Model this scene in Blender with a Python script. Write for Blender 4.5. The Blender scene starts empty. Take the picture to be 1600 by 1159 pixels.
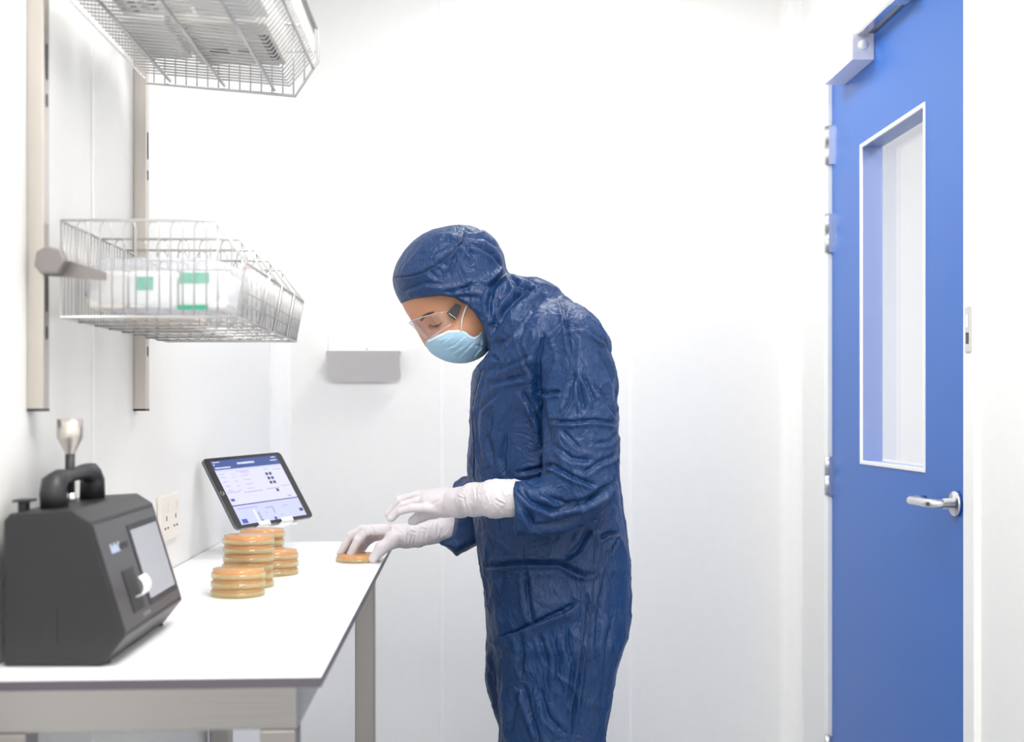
import bpy, bmesh, math, random
import numpy as np
import openvdb
from mathutils import Vector, Matrix

sc = bpy.context.scene
col = sc.collection
EYE = 1.21
F = 1900.0

# ------------------------------------------------------------------ camera
cam_d = bpy.data.cameras.new('camera')
cam = bpy.data.objects.new('camera', cam_d); col.objects.link(cam)
cam.location = (0, 0, EYE); cam.rotation_euler = (math.pi/2, 0, 0)
cam_d.sensor_width = 36; cam_d.lens = F/1600*36
cam_d.shift_x = (800-725)/1600; cam_d.shift_y = (640-579.5)/1600
cam_d.dof.use_dof = True; cam_d.dof.focus_distance = 2.33; cam_d.dof.aperture_fstop = 3.5
cam_d.clip_start = .05
sc.camera = cam

# ------------------------------------------------------------------ world, lights, exposure
w = bpy.data.worlds.new('world'); sc.world = w; w.use_nodes = True
w.node_tree.nodes['Background'].inputs[0].default_value = (.9, .93, 1, 1)
w.node_tree.nodes['Background'].inputs[1].default_value = .5
sc.view_settings.view_transform = 'Standard'; sc.view_settings.look = 'None'
sc.view_settings.gamma = 1; sc.view_settings.use_curve_mapping = False
sc.view_settings.exposure = 0.06
sc.cycles.max_bounces = 12; sc.cycles.diffuse_bounces = 7; sc.cycles.transparent_max_bounces = 40
sc.cycles.sample_clamp_indirect = 6
sc.cycles.caustics_reflective = False; sc.cycles.caustics_refractive = False

def area(name, loc, sx, sy, power, rot=(0, 0, 0), colr=(1, .972, .938)):
    l = bpy.data.lights.new(name, 'AREA'); l.shape = 'RECTANGLE'; l.size = sx; l.size_y = sy
    l.energy = power; l.color = colr
    o = bpy.data.objects.new(name, l); col.objects.link(o); o.location = loc; o.rotation_euler = rot
    return o
CEIL = 2.56
LAMPS = [(.32, 3.0, .42, .42, 9.0), (.15, 1.15, .6, 1.2, 26.5), (.1, -1.0, .6, .6, 15)]  # first one throws the shelf's shadow; the other two are unseen, added as fill
for i, (x, y, sx, sy, p) in enumerate(LAMPS):
    area('panel_lamp', (x, y, CEIL-.035), sx-.04, sy-.04, p)
area('corridor_fill', (1.95, 2.6, CEIL-.04), .5, 1.6, 42)  # unseen light added to keep the corridor bright through the door glass

# ------------------------------------------------------------------ helpers
def P(px, py, d):
    return Vector(((px-725)/F*d, d, EYE-(py-640)/F*d))

def mat(name, c, rough=.5, metal=0, spec=.5, bump=None, **kw):
    m = bpy.data.materials.new(name); m.use_nodes = True
    nt = m.node_tree; b = nt.nodes['Principled BSDF']
    b.inputs['Base Color'].default_value = (*c, 1); b.inputs['Roughness'].default_value = rough
    b.inputs['Metallic'].default_value = metal; b.inputs['Specular IOR Level'].default_value = spec
    for k, v in kw.items(): b.inputs[k.replace('_', ' ')].default_value = v
    tc = nt.nodes.new('ShaderNodeTexCoord')
    n = nt.nodes.new('ShaderNodeTexNoise'); nt.links.new(tc.outputs['Object'], n.inputs['Vector'])
    sc_, st, var = bump or (40, .0, .02)
    n.inputs['Scale'].default_value = sc_; n.inputs['Detail'].default_value = 5
    mx = nt.nodes.new('ShaderNodeMixRGB'); mx.blend_type = 'MULTIPLY'; mx.inputs[0].default_value = 1
    rp = nt.nodes.new('ShaderNodeMapRange'); rp.inputs['To Min'].default_value = 1-var; rp.inputs['To Max'].default_value = 1+var
    nt.links.new(n.outputs['Fac'], rp.inputs['Value'])
    mx.inputs[1].default_value = (*c, 1); nt.links.new(rp.outputs[0], mx.inputs[2])
    nt.links.new(mx.outputs[0], b.inputs['Base Color'])
    if st:
        bp = nt.nodes.new('ShaderNodeBump'); bp.inputs['Strength'].default_value = 1; bp.inputs['Distance'].default_value = st
        nt.links.new(n.outputs['Fac'], bp.inputs['Height']); nt.links.new(bp.outputs[0], b.inputs['Normal'])
    return m

def s(r, g, b):
    f = lambda v: ((v/255)/12.92 if v/255 <= .04045 else ((v/255+.055)/1.055)**2.4)
    return (f(r), f(g), f(b))

def clear(name, tint=(1, 1, 1), gloss=.12, rough=.05, haze=0.0, hazec=(1, 1, 1)):
    m = bpy.data.materials.new(name); m.use_nodes = True; nt = m.node_tree; nt.nodes.clear()
    out = nt.nodes.new('ShaderNodeOutputMaterial'); t = nt.nodes.new('ShaderNodeBsdfTransparent')
    t.inputs[0].default_value = (*tint, 1)
    g = nt.nodes.new('ShaderNodeBsdfGlossy'); g.inputs['Roughness'].default_value = rough
    lw = nt.nodes.new('ShaderNodeLayerWeight'); lw.inputs['Blend'].default_value = .5
    pw = nt.nodes.new('ShaderNodeMath'); pw.operation = 'POWER'; pw.inputs[1].default_value = 4.5
    nt.links.new(lw.outputs['Facing'], pw.inputs[0])
    mr = nt.nodes.new('ShaderNodeMath'); mr.operation = 'MULTIPLY_ADD'; mr.use_clamp = True
    mr.inputs[1].default_value = .6; mr.inputs[2].default_value = gloss
    nt.links.new(pw.outputs[0], mr.inputs[0])
    mx = nt.nodes.new('ShaderNodeMixShader'); nt.links.new(mr.outputs[0], mx.inputs[0])
    nt.links.new(t.outputs[0], mx.inputs[1]); nt.links.new(g.outputs[0], mx.inputs[2])
    last = mx
    if haze:
        d = nt.nodes.new('ShaderNodeBsdfDiffuse'); d.inputs[0].default_value = (*hazec, 1)
        tl = nt.nodes.new('ShaderNodeBsdfTranslucent'); tl.inputs[0].default_value = (*hazec, 1)
        m0 = nt.nodes.new('ShaderNodeMixShader'); m0.inputs[0].default_value = .4
        nt.links.new(d.outputs[0], m0.inputs[1]); nt.links.new(tl.outputs[0], m0.inputs[2])
        m2 = nt.nodes.new('ShaderNodeMixShader'); m2.inputs[0].default_value = haze
        nt.links.new(mx.outputs[0], m2.inputs[1]); nt.links.new(m0.outputs[0], m2.inputs[2]); last = m2
    nt.links.new(last.outputs[0], out.inputs[0])
    return m

def emit(name, c, st=1.0):
    m = bpy.data.materials.new(name); m.use_nodes = True; b = m.node_tree.nodes['Principled BSDF']
    b.inputs['Base Color'].default_value = (.02, .02, .02, 1); b.inputs['Roughness'].default_value = .25
    b.inputs['Emission Color'].default_value = (*c, 1); b.inputs['Emission Strength'].default_value = st
    return m

def brushed(name, c, rough=.35, vert=True):
    m = mat(name, c, rough, 1.0)
    nt = m.node_tree; b = nt.nodes['Principled BSDF']
    tc = nt.nodes.new('ShaderNodeTexCoord'); mp = nt.nodes.new('ShaderNodeMapping')
    mp.inputs['Scale'].default_value = (400, 400, 6) if vert else (6, 6, 400)
    n = nt.nodes.new('ShaderNodeTexNoise'); n.inputs['Scale'].default_value = 1
    nt.links.new(tc.outputs['Object'], mp.inputs[0]); nt.links.new(mp.outputs[0], n.inputs['Vector'])
    bp = nt.nodes.new('ShaderNodeBump'); bp.inputs['Distance'].default_value = .0003; bp.inputs['Strength'].default_value = .6
    nt.links.new(n.outputs['Fac'], bp.inputs['Height']); nt.links.new(bp.outputs[0], b.inputs['Normal'])
    return m

M = {}
M['wall'] = mat('white_panel', s(240, 240, 239), .38, 0, .4)
M['joint'] = mat('joint_strip', s(246, 246, 246), .25)
M['floor'] = mat('grey_vinyl', s(176, 180, 184), .35, bump=(60, .0002, .06))
M['ceiling'] = mat('ceiling_white', s(240, 240, 238), .6)
M['blue'] = mat('blue_paint', s(24, 99, 188), .33, 0, .45)
M['frame_white'] = mat('frame_white', s(246, 246, 245), .3)
M['steel'] = brushed('brushed_steel', (.62, .575, .53), .34)
M['steel_h'] = brushed('brushed_steel_rail', (.43, .41, .40), .24, False)
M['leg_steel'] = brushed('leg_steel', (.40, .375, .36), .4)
M['bracket'] = mat('bracket_grey', s(140, 135, 134), .4, .4)
M['chrome'] = mat('chrome', (.85, .85, .86), .12, 1)
M['satin'] = mat('satin_steel', (.72, .72, .73), .25, 1)
M['wire'] = mat('wire_steel', (.55, .545, .54), .3, .8)
M['black'] = mat('black_plastic', s(38, 38, 42), .45, bump=(900, .0001, .1))
M['dark'] = mat('dark_housing', s(38, 37, 40), .42, bump=(1200, .00015, .12))
M['dark2'] = mat('dark_bezel', s(66, 65, 68), .35, bump=(1200, .0001, .05))
M['laminate'] = mat('white_laminate', s(246, 246, 248), .35)
M['core'] = mat('black_core', s(92, 88, 96), .5)
M['whitep'] = mat('white_plastic', s(246, 246, 246), .35)
M['cream'] = mat('cream_plastic', s(243, 238, 232), .5)
M['shelfgrey'] = mat('shelf_metal', s(232, 226, 224), .35, .3)
M['paper'] = mat('paper', s(250, 250, 248), .7)
M['green'] = mat('green_print', s(70, 185, 145), .6)
M['red'] = mat('red_print', s(225, 70, 100), .5)
M['print'] = mat('dark_print', s(70, 70, 75), .6)
M['beige'] = mat('kraft_card', s(233, 214, 196), .7)
M['skin'] = mat('skin', s(198, 144, 112), .48, 0, .4, bump=(500, .0002, .06), Subsurface_Weight=.12, Subsurface_Scale=.01)
M['skin'].node_tree.nodes['Principled BSDF'].inputs['Subsurface Radius'].default_value = (1, .35, .2)
M['hair'] = mat('brow_hair', s(78, 48, 34), .7)
M['lash'] = mat('lash', s(24, 16, 14), .6)
M['mask'] = mat('mask_blue', s(160, 196, 219), .75, 0, .2, bump=(700, .0004, .04))
M['maskw'] = mat('mask_white', s(238, 242, 247), .7)
M['glove'] = mat('white_glove', s(210, 205, 210), .5, 0, .35, bump=(260, .0006, .03), Subsurface_Weight=.05, Subsurface_Scale=.01)
M['suit'] = mat('navy_nylon', s(11, 50, 97), .44, 0, .42, bump=(900, .0001, .05), Sheen_Weight=.06, Sheen_Roughness=.4)
M['suit'].node_tree.nodes['Principled BSDF'].inputs['Sheen Tint'].default_value = (.25, .45, .8, 1)
def cloth_bump(m):
    nt = m.node_tree; b = nt.nodes['Principled BSDF']; tc = nt.nodes.new('ShaderNodeTexCoord'); prev = None
    for (sx, sz, dist, st) in ((22, 14, 1.6, .0042), (55, 34, 1.2, .0012)):
        mp = nt.nodes.new('ShaderNodeMapping'); mp.inputs['Scale'].default_value = (sx, sx, sz)
        n = nt.nodes.new('ShaderNodeTexNoise'); n.inputs['Scale'].default_value = 1; n.inputs['Detail'].default_value = 3; n.inputs['Distortion'].default_value = dist
        a = nt.nodes.new('ShaderNodeMath'); a.operation = 'SUBTRACT'; a.inputs[1].default_value = .5
        c = nt.nodes.new('ShaderNodeMath'); c.operation = 'ABSOLUTE'; d = nt.nodes.new('ShaderNodeMath'); d.operation = 'POWER'; d.inputs[1].default_value = .6
        bp = nt.nodes.new('ShaderNodeBump'); bp.inputs['Distance'].default_value = st; bp.inputs['Strength'].default_value = 1
        nt.links.new(tc.outputs['Object'], mp.inputs[0]); nt.links.new(mp.outputs[0], n.inputs['Vector']); nt.links.new(n.outputs['Fac'], a.inputs[0])
        nt.links.new(a.outputs[0], c.inputs[0]); nt.links.new(c.outputs[0], d.inputs[0]); nt.links.new(d.outputs[0], bp.inputs['Height'])
        if prev: nt.links.new(prev.outputs[0], bp.inputs['Normal'])
        prev = bp
    nt.links.new(prev.outputs[0], b.inputs['Normal'])
cloth_bump(M['suit'])
M['seam'] = mat('navy_seam', s(14, 34, 72), .6)
M['lens'] = clear('clear_lens', (.97, .96, .97), .05, .03)
M['lens_rim'] = clear('lens_rim', (.93, .92, .93), .25, .1, .25, (.95, .93, .94))
M['dish'] = clear('dish_plastic', (1, .99, .965), .04, .08, .24, (1, .90, .55))  # clear plastic; the agar's yellow glow is put into its haze colour
M['film'] = clear('bag_film', (.97, .98, 1), .08, .15, .24, (.88, .90, .98))
M['clearbox'] = clear('clear_box', (.97, .97, .97), .12, .15, .45, (.97, .97, .97))
M['glass'] = clear('door_glass', (.97, .98, 1), .03, .02)
M['lampface'] = emit('lamp_diffuser', (1, .985, .96), 3.0)
# agar: diffuse + translucent
m = bpy.data.materials.new('agar'); m.use_nodes = True; nt = m.node_tree; b = nt.nodes['Principled BSDF']
b.inputs['Base Color'].default_value = (*s(247, 158, 36), 1); b.inputs['Roughness'].default_value = .25
tl = nt.nodes.new('ShaderNodeBsdfTranslucent'); tl.inputs[0].default_value = (*s(255, 190, 60), 1)
mx = nt.nodes.new('ShaderNodeMixShader'); mx.inputs[0].default_value = .5
nt.links.new(b.outputs[0], mx.inputs[1]); nt.links.new(tl.outputs[0], mx.inputs[2])
nt.links.new(mx.outputs[0], nt.nodes['Material Output'].inputs[0]); M['agar'] = m

class MB:
    """collects shapes for ONE mesh object"""
    def __init__(self): self.bm = bmesh.new(); self.mats = []
    def mi(self, m):
        if m is None: return 0
        if m not in self.mats: self.mats.append(m)
        return self.mats.index(m)
    def box(self, lo, hi, bevel=0, m=None, M4=None):
        i = self.mi(m)
        lo = Vector(lo); hi = Vector(hi)
        t = bmesh.new()
        r = bmesh.ops.create_cube(t, size=1)
        for v in t.verts:
            v.co = Vector([lo[k]+(v.co[k]+.5)*(hi[k]-lo[k]) for k in range(3)])
        if bevel:
            bmesh.ops.bevel(t, geom=t.edges[:], offset=bevel, segments=2, profile=.6, affect='EDGES')
        if M4 is not None: bmesh.ops.transform(t, matrix=M4, verts=t.verts)
        self.merge(t, i); return self
    def merge(self, t, i):
        mp = {v: self.bm.verts.new(v.co) for v in t.verts}
        for f in t.faces:
            try:
                nf = self.bm.faces.new([mp[v] for v in f.verts]); nf.material_index = i; nf.smooth = f.smooth
            except ValueError: pass
        t.free()
    def prism(self, poly, lo, hi, axis='y', m=None, bevel=0):
        """poly: 2D points; axis: extrusion axis; y: (x,z); x: (y,z); z: (x,y)"""
        i = self.mi(m); t = bmesh.new()
        def pt(p, h):
            return {'y': (p[0], h, p[1]), 'x': (h, p[0], p[1]), 'z': (p[0], p[1], h)}[axis]
        a = [t.verts.new(pt(p, lo)) for p in poly]; b = [t.verts.new(pt(p, hi)) for p in poly]
        t.faces.new(a); t.faces.new(b[::-1])
        n = len(poly)
        for k in range(n): t.faces.new((a[k], a[(k+1) % n], b[(k+1) % n], b[k]))
        bmesh.ops.recalc_face_normals(t, faces=t.faces)
        if bevel: bmesh.ops.bevel(t, geom=t.edges[:], offset=bevel, segments=2, profile=.6, affect='EDGES')
        self.merge(t, i); return self
    def tube(self, pts, r, seg=8, closed=False, m=None, caps=True):
        i = self.mi(m); pts = [Vector(p) for p in pts]; n = len(pts)
        rr = r if isinstance(r, (list, tuple)) else [r]*n
        rings = []; prev = None
        for k in range(n):
            if closed: t = pts[(k+1) % n]-pts[k-1]
            else: t = pts[min(k+1, n-1)]-pts[max(k-1, 0)]
            if t.length < 1e-9: t = Vector((0, 0, 1))
            t.normalize()
            if prev is None:
                u = t.orthogonal().normalized()
            else:
                u = prev-t*prev.dot(t)
                u = u.normalized() if u.length > 1e-6 else t.orthogonal().normalized()
            prev = u; v = t.cross(u)
            rings.append([self.bm.verts.new(pts[k]+(u*math.cos(a)+v*math.sin(a))*rr[k]) for a in [2*math.pi*j/seg for j in range(seg)]])
        rng = range(n if closed else n-1)
        for k in rng:
            A = rings[k]; B = rings[(k+1) % n]
            for j in range(seg):
                f = self.bm.faces.new((A[j], A[(j+1) % seg], B[(j+1) % seg], B[j])); f.smooth = True; f.material_index = i
        if caps and not closed:
            for R in (rings[0][::-1], rings[-1]):
                f = self.bm.faces.new(R); f.material_index = i
        return self
    def lathe(self, prof, c=(0, 0, 0), seg=32, m=None, M4=None, smooth=True):
        """prof: (r,z)"""
        i = self.mi(m); t = bmesh.new(); rings = []
        for (r, z) in prof:
            if r < 1e-6: rings.append([t.verts.new((0, 0, z))])
            else: rings.append([t.verts.new((r*math.cos(2*math.pi*j/seg), r*math.sin(2*math.pi*j/seg), z)) for j in range(seg)])
        for A, B in zip(rings, rings[1:]):
            for j in range(seg):
                a = A[j % len(A)]; b = A[(j+1) % len(A)]; c_ = B[(j+1) % len(B)]; d = B[j % len(B)]
                vs = []
                for v in (a, b, c_, d):
                    if v not in vs: vs.append(v)
                if len(vs) > 2: f = t.faces.new(vs); f.smooth = smooth
        bmesh.ops.transform(t, matrix=Matrix.Translation(c) @ (M4 or Matrix()), verts=t.verts)
        self.merge(t, i); return self
    def quad(self, a, b, c, d, m=None):
        i = self.mi(m); f = self.bm.faces.new([self.bm.verts.new(v) for v in (a, b, c, d)]); f.material_index = i; return self
    def build(self, name, m=None, parent=None, loc=None, auto=True):
        if m is not None: self.mats = [m] + [x for x in self.mats if x is not m] if not self.mats else self.mats
        bmesh.ops.recalc_face_normals(self.bm, faces=self.bm.faces)
        me = bpy.data.meshes.new(name); 
        if loc is not None: bmesh.ops.translate(self.bm, vec=-Vector(loc), verts=self.bm.verts)
        self.bm.to_mesh(me); self.bm.free()
        for x in (self.mats or [m]): me.materials.append(x)
        o = bpy.data.objects.new(name, me); col.objects.link(o)
        if loc is not None: o.location = loc
        if parent is not None:
            o.parent = parent
            if loc is None: o.matrix_parent_inverse = Matrix.Translation(-parent.location) if parent.parent is None else Matrix()
        return o

def tag(o, label, cat, group=None):
    o['label'] = label; o['category'] = cat
    if group: o['group'] = group
    return o
def struct(o): o['kind'] = 'structure'; return o
def thing(name, label, cat, loc=(0, 0, 0), group=None):
    o = bpy.data.objects.new(name, None); col.objects.link(o); o.location = loc; o.empty_display_size = .05
    return tag(o, label, cat, group)
# children built in world coordinates: parent inverse cancels the parent's location
def copy_tree(o, parent=None):
    c = o.copy(); col.objects.link(c); c.parent = parent
    for ch in [x for x in bpy.data.objects if x.parent == o]:
        copy_tree(ch, c)
    return c

# ------------------------------------------------------------------ the room
XL, XR, YB, Y0 = -.57, .995, 3.62, -1.6
DOOR0, DOOR1, DOORH = 2.385, 3.285, 2.128      # doorway along y, height
struct(MB().box((XL-.1, YB, 0), (XR+.1, YB+.08, CEIL)).build('wall_back', M['wall']))
struct(MB().box((XL-.08, Y0, 0), (XL, YB, CEIL)).build('wall_left', M['wall']))
wr = MB()
wr.box((XR, Y0, 0), (XR+.10, DOOR0-.045, CEIL)).box((XR, DOOR1+.03, 0), (XR+.10, YB, CEIL)).box((XR, DOOR0-.045, DOORH+.05), (XR+.10, DOOR1+.03, CEIL))
struct(wr.build('wall_right', M['wall']))
struct(MB().box((XL-.08, Y0-.08, 0), (XR+.1, Y0, CEIL)).build('wall_front', M['wall']))
struct(MB().box((XL-.1, Y0-.1, -.06), (2.6, 5.3, 0)).build('floor', M['floor']))
struct(MB().box((XL-.1, Y0-.1, CEIL), (2.6, 5.3, CEIL+.06)).build('ceiling', M['ceiling']))
# corridor beyond the door
struct(MB().box((2.45, 1.2, 0), (2.53, 5.2, CEIL)).build('wall_corridor', M['wall']))
struct(MB().box((XR+.1, 5.12, 0), (2.45, 5.2, CEIL)).build('wall_corridor_end', M['wall']))
struct(MB().box((XR+.1, 1.2, 0), (2.45, 1.28, CEIL)).build('wall_corridor_front', M['wall']))
struct(MB().box((XR+.1, YB+.08, 0), (XR+.18, 5.12, CEIL)).build('wall_corridor_side', M['wall']))
tn = [0]
def trim(mb, m=M['joint']):
    tn[0] += 1
    return struct(mb.build('trim_%d' % tn[0], m))
def cove(x, y, sx, sy, z0=0, z1=CEIL, r=.055):
    pts = [(x, y), (x+sx*r, y)]
    for k in range(0, 9):
        a = math.pi/2*k/8
        pts.append((x+sx*(r-r*math.sin(a)), y+sy*(r-r*math.cos(a))))
    pts.append((x, y+sy*r))
    q = []
    for p in pts:
        if not q or (abs(p[0]-q[-1][0])+abs(p[1]-q[-1][1])) > 1e-5: q.append(p)
    return MB().prism(q, z0, z1, 'z')
trim(cove(XL, YB, 1, -1)); trim(cove(XR, YB, -1, -1))
def strip_back(px, wd=.03):
    x = (px-725)/F*YB
    trim(MB().box((x-wd/2, YB-.002, 0), (x+wd/2, YB, CEIL), .0008))
strip_back(690, .012); strip_back(985, .012)
trim(MB().box((XR-.002, 1.6, 0), (XR, 1.612, CEIL), .0006))
trim(MB().box((XL, 1.86, 0), (XL+.0015, 1.872, CEIL), .0005))

# ------------------------------------------------------------------ the door
FACE = .992
door = bpy.data.objects.new('door_1', None); col.objects.link(door); struct(door); door.location = (FACE, 3.28, 0)
WY0, WY1, WZ0, WZ1 = 2.6125, 3.04, EYE-.135, EYE+.662
lf = MB()
T = .052
Y_A, Y_B, Z_A, Z_B = 2.397, 3.277, .008, 2.122
lf.box((FACE, Y_A, Z_A), (FACE+T, WY0, Z_B)).box((FACE, WY1, Z_A), (FACE+T, Y_B, Z_B))
lf.box((FACE, WY0, Z_A), (FACE+T, WY1, WZ0)).box((FACE, WY0, WZ1), (FACE+T, WY1, Z_B))
lf.build('door_leaf', M['blue'], door)
fr = MB()
b_ = .009
for (a, c) in (((WY0, WZ0), (WY0+b_, WZ1)), ((WY1-b_, WZ0), (WY1, WZ1)), ((WY0+b_, WZ0), (WY1-b_, WZ0+b_)), ((WY0+b_, WZ1-b_), (WY1-b_, WZ1))):
    fr.box((FACE-.003, a[0], a[1]), (FACE+.002, c[0], c[1]), .0008)
wf = fr.build('window_frame', M['frame_white'], door)
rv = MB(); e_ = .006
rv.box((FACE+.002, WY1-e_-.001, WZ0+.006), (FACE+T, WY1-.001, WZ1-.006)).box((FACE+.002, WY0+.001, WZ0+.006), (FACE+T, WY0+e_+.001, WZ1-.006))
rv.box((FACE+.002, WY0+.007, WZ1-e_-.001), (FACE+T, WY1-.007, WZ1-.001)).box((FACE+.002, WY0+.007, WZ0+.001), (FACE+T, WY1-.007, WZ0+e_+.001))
rv.build('window_reveal', mat('reveal_shade_blue', s(126, 142, 188), .4), door)  # white reveal; shade and blue bounce off the door put into its colour
MB().box((FACE+T-.008, WY0+.014, WZ0+.014), (FACE+T-.002, WY1-.014, WZ1-.014)).build('glass_pane', M['glass'], door)
# frame of the doorway
jf = MB()
jf.box((XR-.014, DOOR0-.045, 0), (XR+.10, DOOR0+.006, DOORH+.05), .002)
jf.box((XR-.014, DOOR1-.003, 0), (XR+.10, DOOR1+.032, DOORH+.05), .002)
jf.box((XR-.014, DOOR0+.006, DOORH+.001), (XR+.10, DOOR1-.003, DOORH+.05), .002)
jf.build('door_frame', M['frame_white'], door)
for hz in (EYE+.713, EYE+.476, EYE-.178, .28):
    h = MB()
    h.tube([(FACE-.012, 3.284, hz-.052), (FACE-.012, 3.284, hz-.001)], .0065, 12)
    h.tube([(FACE-.012, 3.284, hz+.001), (FACE-.012, 3.284, hz+.052)], .0065, 12)
    h.box((FACE-.010, 3.272, hz-.052), (FACE+.001, 3.283, hz+.052))
    h.box((FACE-.014, 3.286, hz-.052), (FACE-.003, 3.296, hz+.052))
    h.build('hinge', M['satin'], door)
# lever handle
hz = EYE-.189; hy = 2.445
ln = MB()
R90 = Matrix.Rotation(-math.pi/2, 4, 'Y')
ln.lathe([(0, 0), (.026, 0), (.026, .006), (.024, .009), (.011, .009), (.0105, .03), (0, .03)], (FACE, hy, hz), 40, M4=R90)
hd = ln.build('handle_rose', M['satin'], door)
pts = []
for k in range(7):
    a = math.pi/2*k/6
    pts.append((FACE-.035-.02*math.sin(a), hy+.018*(1-math.cos(a)), hz))
pts += [(FACE-.055, hy+.05, hz), (FACE-.055, hy+.10, hz-.001)]
for k in range(1, 7):
    a = math.pi/2*k/6
    pts.append((FACE-.055+.02*(1-math.cos(a)), hy+.10+.02*math.sin(a), hz-.001))
pts += [(FACE-.018, hy+.12, hz-.001)]
MB().tube([(FACE-.012, hy, hz)]+pts, .0095, 14).build('handle_lever', M['satin'], door)
# door closer
c = MB()
c.box((.938, 2.94, EYE+.846), (FACE, 3.171, EYE+.91), .002)
clo = c.build('door_closer', mat('closer_silver', s(232, 230, 238), .35, .1), door)
cc = MB().lathe([(0, 0), (.012, 0), (.012, .004), (0, .004)], (.965, 2.940, EYE+.881), 24, M4=Matrix.Rotation(math.pi/2, 4, 'X'))
cap_ = cc.build('adjuster_cap', M['whitep'], None); cap_.parent = clo; cap_.matrix_parent_inverse = Matrix.Identity(4)
ar = MB()
ar.box((.950, 2.66, EYE+.905), (.972, 3.0, EYE+.914), .001)
ar.box((.944, 2.655, EYE+.898), (.982, 2.70, EYE+.918), .002)
ar.box((.975, 2.62, EYE+.915), (XR-.014, 3.17, EYE+.935), .001)
a_ = ar.build('closer_arm', M['satin'], None); a_.parent = clo; a_.matrix_parent_inverse = Matrix.Identity(4)
clo.name = 'door_closer'
# strike plate on frame
sp = MB().box((XR-.0165, 2.352, EYE+.112), (XR-.0135, 2.376, EYE+.20), .0006, M['satin'])
sp.box((XR-.0175, 2.360, EYE+.128), (XR-.0160, 2.370, EYE+.150), 0, M['dark2'])
sp.box((XR-.0175, 2.360, EYE+.160), (XR-.0160, 2.370, EYE+.185), 0, M['whitep'])
sp.build('strike_plate', None, door)

# ------------------------------------------------------------------ ceiling lamps (above the frame; the nearer two are added fill)
for i, (x, y, sx, sy, p) in enumerate(LAMPS):
    t = thing('ceiling_light', ['square white panel lamp in the ceiling above the bench', 'long white fill panel added unseen in the ceiling near the camera', 'square white fill panel added unseen in the ceiling behind the camera'][i], 'lamp', (x, y, CEIL), 'ceiling panel lamps')
    g = MB()
    g.box((x-sx/2, y-sy/2, CEIL-.02), (x+sx/2, y-sy/2+.02, CEIL)).box((x-sx/2, y+sy/2-.02, CEIL-.02), (x+sx/2, y+sy/2, CEIL))
    g.box((x-sx/2, y-sy/2+.02, CEIL-.02), (x-sx/2+.02, y+sy/2-.02, CEIL)).box((x+sx/2-.02, y-sy/2+.02, CEIL-.02), (x+sx/2, y+sy/2-.02, CEIL))
    g.build('lamp_frame', M['whitep'], t)
    MB().box((x-sx/2+.02, y-sy/2+.02, CEIL-.015), (x+sx/2-.02, y+sy/2-.02, CEIL-.005)).build('diffuser', M['lampface'], t)

# ------------------------------------------------------------------ bench
TZ = .90; TXR = -.166
bench = thing('lab_bench', 'white laminate bench with dark edge and steel frame along left wall', 'bench', (-.37, 2.1, 0))
SH = .058
def shear(o):
    for v in o.data.vertices: v.co.y += SH*(v.co.x-TXR)
def shy(x, y): return y+SH*(x-TXR)
tt = MB().box((XL+.002, 1.413, TZ-.0125), (TXR, 2.868, TZ-.0012), 0, M['core'])
tt.box((XL+.002, 1.4135, TZ-.0012), (TXR-.0005, 2.8675, TZ), 0, M['laminate'])
o = tt.build('bench_top', None, bench); shear(o)
ap = MB().box((XL+.012, 1.452, TZ-.071), (-.199, 1.474, TZ-.0125), .002)
ap.box((XL+.05, 2.72, TZ-.071), (-.199, 2.76, TZ-.0125), .002)
ap.box((-.2215, 1.474, TZ-.071), (-.1985, 2.72, TZ-.0125), .002)
ap.box((XL+.03, 1.474, TZ-.071), (XL+.055, 2.72, TZ-.0125), .002)
o = ap.build('frame_rail', M['steel_h'], bench); shear(o)
for (x0, y0) in ((-.243, 1.450), (-.241, 2.690), (XL+.012, 1.450), (XL+.012, 2.690)):
    l = MB().box((x0, y0, .012), (x0+.043, y0+.043, TZ-.071), .003)
    l.tube([(x0+.0215, y0+.0215, 0), (x0+.0215, y0+.0215, .014)], .014, 16)
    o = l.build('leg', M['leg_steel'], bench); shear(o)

# ------------------------------------------------------------------ petri dishes
def make_dish(label, group, loc):
    t = thing('petri_dish', label, 'petri dish', loc, group)
    p = MB().lathe([(0, .0148), (.0425, .0148), (.0425, .0025), (.0413, .0025), (.0413, .0138), (0, .0138)], seg=40).build('dish_base', M['dish']); p.parent = t
    p = MB().lathe([(0, .0136), (.0411, .0136), (.0411, .0074), (0, .0078)], seg=40).build('agar', M['agar']); p.parent = t
    p = MB().lathe([(0, 0), (.0445, 0), (.0450, .0005), (.0450, .0085), (.0438, .0085), (.0438, .0012), (0, .0012)], seg=40).build('dish_lid', M['dish']); p.parent = t
    return t
ordn = ['topmost', 'second from the top', 'third from the top', 'fourth from the top', 'fifth from the top', 'sixth from the top']
stacks = [('the front short stack', -.3775, 2.035+.0, 3), ('the tall middle stack', -.3775, 2.138, 6),
          ('the low right-hand stack', -.357, 2.300, 3), ('the far stack under the tablet', -.398, 2.395, 5)]
proto = None
for (nm, x, y, n) in stacks:
    if nm.startswith('the front'): x = (372.5-725)/F*y
    if nm.startswith('the tall'): x = (388-725)/F*y
    for k in range(n):
        z = TZ+.0001+k*.0151
        lb = 'petri dish of orange agar, %s in %s' % (ordn[n-1-k], nm) if k < n-1 else 'petri dish of orange agar on top of %s' % nm
        if k == 0 and n > 1: lb = 'petri dish of orange agar at the bottom of %s' % nm
        jx = random.Random(int(x*1e4)+k).uniform(-.0012, .0012)
        if proto is None:
            proto = make_dish(lb, 'stacked petri dishes on the bench', (x+jx, y, z)); d = proto
        else:
            d = copy_tree(proto); d.location = (x+jx, y, z); d['label'] = lb
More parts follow.
